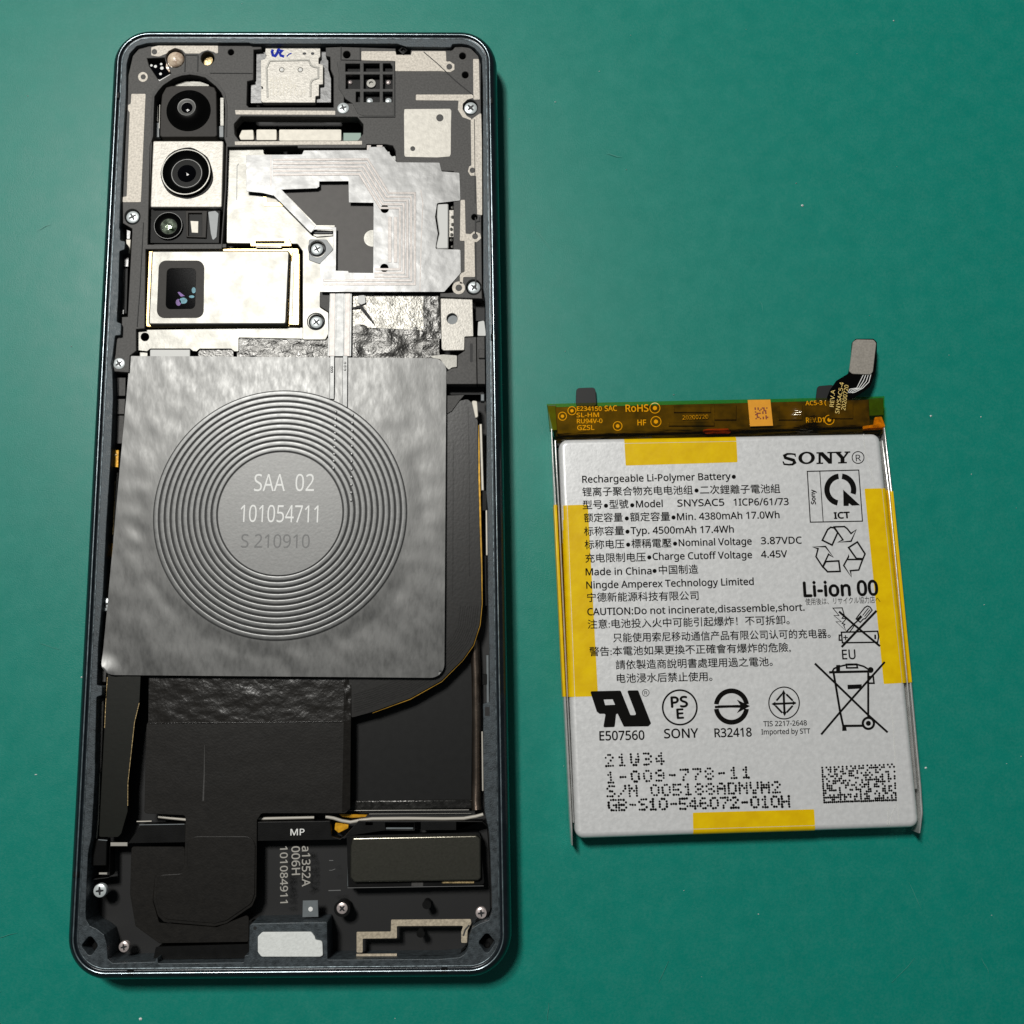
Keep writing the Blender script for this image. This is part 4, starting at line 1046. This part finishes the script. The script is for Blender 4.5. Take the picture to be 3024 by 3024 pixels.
TX = [('Rechargeable Li-Polymer Battery', (1720, 1425.5), (2158, 1416), 0), ('锂离子聚合物充电电池组', (1720, 1466), (2046, 1460), 1), ('二次鋰離子電池組', (2068, 1460), (2304, 1456), 1), ('型号', (1721, 1504.5), (1779, 1503), 1), ('型號', (1800, 1503), (1856, 1501), 1), ('Model', (1879, 1498.5), (1957, 1497), 0), ('SNYSAC5', (2001, 1496), (2139, 1493), 0), ('1ICP6/61/73', (2167, 1493), (2329, 1491), 0),
      ('额定容量', (1725, 1542.5), (1839, 1540.5), 1), ('額定容量', (1861, 1540), (1979, 1538), 1), ('Min. 4380mAh 17.0Wh', (2000, 1536), (2302, 1530), 0), ('标称容量', (1725, 1582.5), (1843, 1580), 1), ('Typ. 4500mAh 17.4Wh', (1863, 1577), (2167, 1572.5), 0), ('标称电压', (1727, 1622), (1844, 1619), 1), ('標稱電壓', (1865, 1618.5), (1983, 1616.5), 1), ('Nominal Voltage', (2005, 1613), (2220, 1608), 0), ('3.87VDC', (2248, 1607), (2368, 1605), 0),
      ('充电限制电压', (1729, 1662), (1907, 1658), 1), ('Charge Cutoff Voltage', (1928, 1653.5), (2221, 1648), 0), ('4.45V', (2248, 1647), (2325, 1645.5), 0), ('Made in China', (1730, 1699), (1924, 1695.5), 0), ('中国制造', (1946, 1696.5), (2062, 1694), 1), ('Ningde Amperex Technology Limited', (1732, 1738), (2226, 1727), 0), ('宁德新能源科技有限公司', (1734, 1778), (2063, 1772), 1),
      ('CAUTION:Do not incinerate,disassemble,short.', (1735, 1817), (2376, 1803), 0), ('注意:电池投入火中可能引起爆炸！不可拆卸。', (1736, 1857), (2332, 1844), 1), ('只能使用索尼移动通信产品有限公司认可的充电器。', (1811, 1897), (2453, 1884), 1),
      ('警告:本電池如果更換不正確會有爆炸的危險,', (1741, 1938), (2335, 1925), 1), ('請依製造商說明書處理用過之電池。', (1819, 1977), (2282, 1967), 1), ('电池浸水后禁止使用。', (1822, 2017), (2104, 2011), 1)]
for u, v in ((2167, 1408), (2057, 1448.5), (1789.5, 1493.5), (1867, 1492), (1851, 1531), (1989, 1528), (1853, 1570), (1855, 1608.5), (1993.5, 1605.5), (1917.5, 1646), (1933, 1686)):
    ink('printed_bullet', [], [(circ(u, v, 6.2, n=16), ())], ZP, M['print'], BT)
for s, p0, p1, cj in TX: line(s, p0, p1, cj, bold=.010 if cj else .016)
line('E507560', (1771, 2186.5), (1903, 2184), em=38, bold=.016); line('SONY', (1962, 2180), (2062, 2178), em=38, bold=.016); line('R32418', (2111, 2177), (2220, 2174.5), em=36, bold=.016)
line('TIS 2217-2648', (2255, 2145), (2383, 2142), em=21, bold=.012); line('Imported by STT', (2249, 2169), (2393, 2166), em=21, bold=.012)
line('EU', (2488, 1947), (2527, 1946), em=40, bold=.012); line('Li-ion 00', (2375, 1762), (2593, 1757), em=62, bold=.028)
line('使用後は、リサイクル協力店へ', (2379, 1788), (2600, 1781), True, em=22)
line('ICT', (2464, 1531.5), (2510, 1529.5), em=26, bold=.04); write('printed_text', 'Sony', (2409, 1489), (2406, 1446), ZP, M['print'], BT, cap=13, bold=.03)
line('PS', (1983, 2089), (2031, 2087), em=44, bold=.03); line('E', (2000, 2122), (2019, 2121), em=40, bold=.03)


def mark(name, strokes, polys=(), z=ZP): return ink(name, strokes, list(polys), z, M['print'], BT)


# maker's word mark, wide slab letters
def glyph_S(x, y, w_, h):
    pts = [(x + w_ * .93, y - h * .70), (x + w_ * .90, y - h * .90), (x + w_ * .62, y - h * .94), (x + w_ * .35, y - h * .93), (x + w_ * .16, y - h * .80), (x + w_ * .22, y - h * .62), (x + w_ * .50, y - h * .52), (x + w_ * .80, y - h * .42), (x + w_ * .88, y - h * .22), (x + w_ * .72, y - h * .07), (x + w_ * .45, y - h * .05), (x + w_ * .14, y - h * .09), (x + w_ * .05, y - h * .32)]
    return (pts, [3, 5, 5, 6, 8.5, 8.5, 9, 9, 9, 6, 5, 5, 3.5], False)


sl = -.026
def up(x, y): return (x, y + (x - 2310) * sl)
S_ = glyph_S(2310, 1374, 42, 36)
O_out = [up(*p) for p in circ(2382, 1354, 24.5, 18.5, 36)]; O_in = [up(*p) for p in circ(2382, 1354, 13.5, 13.5, 28)]
def U(pts): return [up(*p) for p in pts]
Ny0, Ny1 = 1338, 1373
mark('word_mark', [S_], [(O_out, [O_in]),
     (U([(2411, Ny0), (2430, Ny0), (2450, Ny0 + 20), (2450, Ny0 + 4), (2443, Ny0 + 4), (2443, Ny0), (2464, Ny0), (2464, Ny0 + 4), (2457, Ny0 + 4), (2457, Ny1), (2447, Ny1), (2424, Ny0 + 10), (2424, Ny1 - 4), (2431, Ny1 - 4), (2431, Ny1), (2411, Ny1), (2411, Ny1 - 4), (2417, Ny1 - 4), (2417, Ny0 + 4), (2411, Ny0 + 4)]), ()),
     (U([(2461.5, Ny0), (2485, Ny0), (2485, Ny0 + 4), (2481, Ny0 + 4), (2491, Ny0 + 15), (2499, Ny0 + 4), (2494, Ny0 + 4), (2494, Ny0), (2511, Ny0), (2511, Ny0 + 4), (2506, Ny0 + 4), (2494, Ny0 + 20), (2494, Ny1 - 4), (2501, Ny1 - 4), (2501, Ny1), (2475, Ny1), (2475, Ny1 - 4), (2482, Ny1 - 4), (2482, Ny0 + 20), (2468, Ny0 + 4), (2461.5, Ny0 + 4)]), ())])
mark('registered_mark', [(circ(2534, 1351, 17.5, n=30), 2.6, True)]); line('R', (2528, 1362), (2543, 1361.5), em=28)
mark('registered_mark', [(circ(1907, 2046, 10, n=22), 1.6, True)]); line('R', (1903, 2051), (1912, 2051), em=14)
# boxed recycling mark
Q = (2466, 1440)
def ring_arc(cx, cy, r1, r2, a0, a1, n=16, ky=1.0):
    a = [math.radians(a0 + (a1 - a0) * i / n) for i in range(n + 1)]
    return [(cx + r1 * math.cos(t), cy - r1 * math.sin(t) * ky) for t in a] + [(cx + r2 * math.cos(t), cy - r2 * math.sin(t) * ky) for t in reversed(a)]
mark('boxed_mark', [([(2384, 1392), (2536, 1388), (2547, 1539), (2393, 1542)], 3, True), ([(2421, 1391), (2431, 1541)], 2.4, False)],
     [(ring_arc(2482, 1446, 48, 32, 98, 258), ()), (ring_arc(2481, 1446, 48, 32, 82, -18), ()), ([(2490, 1446), (2540, 1492), (2516, 1493), (2507, 1486), (2506, 1494), (2491, 1494)], ())])
# recycling arrows
K = .207
def k_(*pts): return [(2240 + x * K, 1440 + y * K) for x, y in pts]
mark('recycling_mark', [(k_((910, 750), (985, 600), (1030, 565), (1080, 575), (1130, 640), (1050, 820)), 4.9, True), (k_((1080, 560), (1225, 555), (1265, 585), (1320, 655), (1395, 600), (1320, 765), (1130, 780), (1205, 745), (1090, 580)), 4.6, True),
     (k_((770, 845), (955, 840), (1070, 995), (1000, 950), (915, 1130), (820, 985), (850, 870)), 4.6, True), (k_((960, 1055), (1145, 1045), (1165, 1195), (985, 1200), (920, 1130)), 4.9, True),
     (k_((1285, 855), (1410, 775), (1520, 945), (1490, 1015), (1395, 1010)), 4.9, True), (k_((1285, 950), (1270, 1025), (1485, 1025), (1430, 1175), (1310, 1185), (1325, 1275), (1215, 1110), (1285, 985)), 4.6, True)])
# struck-out screwdriver, bolt and cell
K2 = 300 / 1932
def k2(*pts): return [(2400 + x * K2, 1760 + y * K2) for x, y in pts]
mark('warning_mark', [(k2((385, 230), (560, 225), (600, 360), (560, 425), (640, 430), (560, 520), (610, 540), (590, 560), (630, 660), (445, 490), (545, 490), (405, 370), (500, 370)), 3.0, True), (k2((640, 680), (770, 545), (870, 460)), 4.3, False), (k2((690, 700), (760, 610), (800, 540)), 3.0, False),
     (k2((825, 435), (905, 500), (960, 440), (1000, 430), (1130, 270), (1090, 210), (1040, 190), (990, 220), (870, 370)), 3.5, True), (k2((950, 370), (1060, 230)), 2.7, False), (k2((985, 390), (1090, 260)), 2.7, False), (k2((860, 450), (930, 380)), 8.1, False),
     (k2((545, 690), (1235, 670), (1255, 770), (1235, 880), (565, 890)), 4.3, True), (k2((550, 745), (505, 745), (505, 840), (555, 840)), 4.1, False), (k2((580, 790), (670, 790)), 3.2, False), (k2((622, 745), (628, 840)), 3.2, False), (k2((1188, 735), (1190, 820)), 5.4, False),
     (k2((500, 295), (780, 540), (1280, 955)), 6.2, False), (k2((1215, 280), (880, 625), (550, 970)), 6.8, False)])
# struck-out bin
def k3(*pts): return [(2380 + x * K2, 1940 + y * K2) for x, y in pts]
mark('bin_mark', [(k3((170, 125), (540, 480), (870, 800), (1180, 1100), (1555, 1435)), 6.2, False), (k3((1500, 95), (1200, 430), (870, 800), (650, 1050), (290, 1475)), 6.2, False), (k3((440, 292), (1200, 275)), 7, False), (k3((525, 300), (560, 500), (650, 1040), (715, 1340)), 6.4, False), (k3((1185, 300), (1185, 1140)), 6.2, False),
     (k3((700, 1312), (1100, 1308)), 7, False), (k3((500, 285), (530, 225), (600, 190), (770, 150), (980, 145), (1100, 180), (1180, 230)), 5, False), (k3((770, 140), (965, 138), (980, 205), (775, 208)), 5, True), (k3((1170, 380), (1280, 370), (1295, 500), (1200, 500)), 5, False)],
     [(k3((575, 155), (650, 150), (650, 275), (575, 278)), ()), (circ(*k3((1230, 248))[0], 8.8, n=18), ()), (k3((790, 530), (1062, 520), (1058, 600), (795, 615)), ()), (k3((690, 1310), (765, 1330), (778, 1405), (690, 1408)), ()),
      (circ(*k3((1188, 1262))[0], 20, n=26), [circ(*k3((1188, 1262))[0], 13, n=22)]), (circ(*k3((1188, 1262))[0], 7.5, n=16), ())])
# component mark
K4 = 400 / 1932
def k4(*pts): return [(1720 + x * K4, 2000 + y * K4) for x, y in pts]
mark('component_mark', [], [(rounded(k4((110, 200), (545, 190), (685, 540), (770, 540), (635, 188), (795, 186), (980, 660), (940, 700), (590, 705), (500, 515), (480, 530), (460, 710), (297, 715), (330, 520), (245, 522), (205, 490)), 4), [k4((303, 318), (430, 314), (465, 392), (325, 398))])])
mark('safety_mark', [(circ(2007.5, 2089, 50.5, 51, 48), 5, True)])
mark('inspection_mark', [([(2111, 2088), (2180, 2085)], 7, False)], [(ring_arc(2160, 2086, 52, 38, 8, 172, 26, 1.02), ()), (ring_arc(2160, 2087, 52, 38, -8, -172, 26, 1.02), ()), ([(2176, 2066), (2215, 2085), (2176, 2106), (2186, 2090), (2120, 2089), (2120, 2083), (2186, 2082)], ())])
mark('standard_mark', [(circ(2315.5, 2076, 45, 47, 44), 3.4, True), ([(2314, 2044), (2317, 2110)], 6.5, False), ([(2282, 2079), (2350, 2076)], 6, False), ([(2293, 2069), (2309, 2050)], 5.5, False), ([(2322, 2050), (2341, 2069)], 5.5, False), ([(2290, 2084), (2310, 2105)], 5.5, False), ([(2323, 2104), (2341, 2084)], 5.5, False)],
     [([(2314, 2037), (2321, 2050), (2307, 2050)], ()), ([(2317, 2115), (2310, 2102), (2324, 2102)], ()), ([(2278, 2079), (2290, 2072), (2290, 2086)], ()), ([(2352, 2076), (2341, 2069), (2341, 2083)], ())])
# ink-jet dots
DOT = {'0': '0110 1001 1001 1001 0110', '1': '010 110 010 010 111', '2': '0110 1001 0010 0100 1111', '3': '1110 0001 0110 0001 1110', '4': '0010 0110 1010 1111 0010', '5': '1111 1000 1110 0001 1110', '6': '0110 1000 1110 1001 0110', '7': '1111 0001 0010 0100 0100',
       '8': '0110 1001 0110 1001 0110', '9': '0110 1001 0111 0001 1110', 'W': '1001 1001 1011 1011 0110', 'S': '0111 1000 0110 0001 1110', '/': '0001 0001 0010 0100 1000', 'N': '1001 1101 1011 1001 1001', 'A': '0110 1001 1111 1001 1001', 'D': '1110 1001 1001 1001 1110', 'V': '1001 1001 1001 0110 0110', 'M': '1001 1111 1111 1001 1001', 'G': '0111 1000 1011 1001 0111', 'B': '1110 1001 1110 1001 1110', 'H': '1001 1001 1111 1001 1001', '-': '000 000 111 000 000', ' ': '0 0 0 0 0'}


def dots(s, p0, p1, h, rr):
    """Ink-jet line from p0 to p1 (px, top-left corners), letters h px tall."""
    pol = []; n = len(s)
    for i, ch in enumerate(s):
        g = DOT[ch].split(); w_ = len(g[0])
        cx = p0[0] + (p1[0] - p0[0]) * i / (n - 1); cy = p0[1] + (p1[1] - p0[1]) * i / (n - 1)
        for r_, row in enumerate(g):
            for c_, on in enumerate(row):
                if on == '1':
                    u = cx + (c_ + (4 - w_) / 2) * 7.0 + r_ * .45 + rnd.uniform(-.6, .6); v = cy + r_ * h / 4 - c_ * .15 + rnd.uniform(-.6, .6)
                    pol.append((circ(u, v, rr * rnd.uniform(.85, 1.15), n=8), ()))
    return mark('dot_print', [], pol)


dots('21W34', (1788, 2230), (1938, 2224), 32, 3.6)
dots('1-009-778-11', (1792, 2281), (2192, 2266), 30, 3.6)
dots('S/N 005188ADNVM2', (1793, 2322), (2281, 2310), 30, 3.6)
dots('GB-S10-546072-010H', (1797, 2363), (2308, 2352), 30, 3.8)
dm = []; pg = random.Random(11)
for j in range(16):
    for i in range(36):
        on = (i == 0 or j == 15) or (j == 0 and i % 2 == 0) or (0 < i < 36 and 0 < j < 15 and pg.random() < .46)
        if on:
            s, t = i / 35, j / 15
            p = Vector((2428, 2267)).lerp(Vector((2640, 2257)), s).lerp(Vector((2434, 2369)).lerp(Vector((2646, 2362)), s), t)
            dm.append((circ(p.x + pg.uniform(-.5, .5), p.y + pg.uniform(-.5, .5), 3.3, n=8), ()))
mark('dot_block', [], dm)

# ------------------------------------------------------------------ dust on the mat
def dust():
    verts, faces = [], []; g = random.Random(21)
    spots = [(2370, 606, 5), (2352, 540, 3), (2750, 1228, 4), (105, 2288, 4), (414, 3010, 5), (2735, 2268, 4), (240, 2000, 3), (2640, 60, 3), (2020, 2630, 2), (1990, 1165, 3), (2870, 1400, 2), (1640, 300, 3), (1850, 500, 2), (2240, 2700, 2)]
    spots += [(g.uniform(0, 3024), g.uniform(0, 3024), g.uniform(1.0, 2.2)) for _ in range(45)]
    for u, v, rr in spots:
        c = at(u, v, 0.02); k = rr / 17; b = len(verts)
        a0 = g.uniform(0, 6.28); e = g.uniform(.4, 1)
        for i in range(5):
            a = a0 + i * 1.2566
            verts.append((c.x + k * math.cos(a), c.y + k * e * math.sin(a), -.12 + g.uniform(0, .05)))
        verts.append((c.x, c.y, .03 + k * .4))
        faces += [(b + i, b + (i + 1) % 5, b + 5) for i in range(5)]
    o = finish('dust', verts, faces, M['whiteink'], None)
    o['kind'] = 'stuff'; o['label'] = 'tiny white dust specks scattered over the green mat'; o['category'] = 'dust'


dust()
# hair-thin scuffs in the rubber
g_ = random.Random(5)
for k in range(22):
    u, v = g_.uniform(1550, 3000), g_.uniform(20, 3000)
    if 1560 < u < 2800 and 950 < v < 2560: continue
    if k % 4 == 0: u = g_.uniform(0, 150)
    a_ = g_.uniform(0, 3.14); l_ = g_.uniform(20, 110)
    pts = [(u + math.cos(a_) * l_ * t + g_.uniform(-2, 2), v + math.sin(a_) * l_ * t + g_.uniform(-2, 2)) for t in (0, .33, .66, 1)]
    ink('scuff', [(pts, [.6, 1.6, 1.3, .5], False)], [], .01, M['scuff'], MATO)
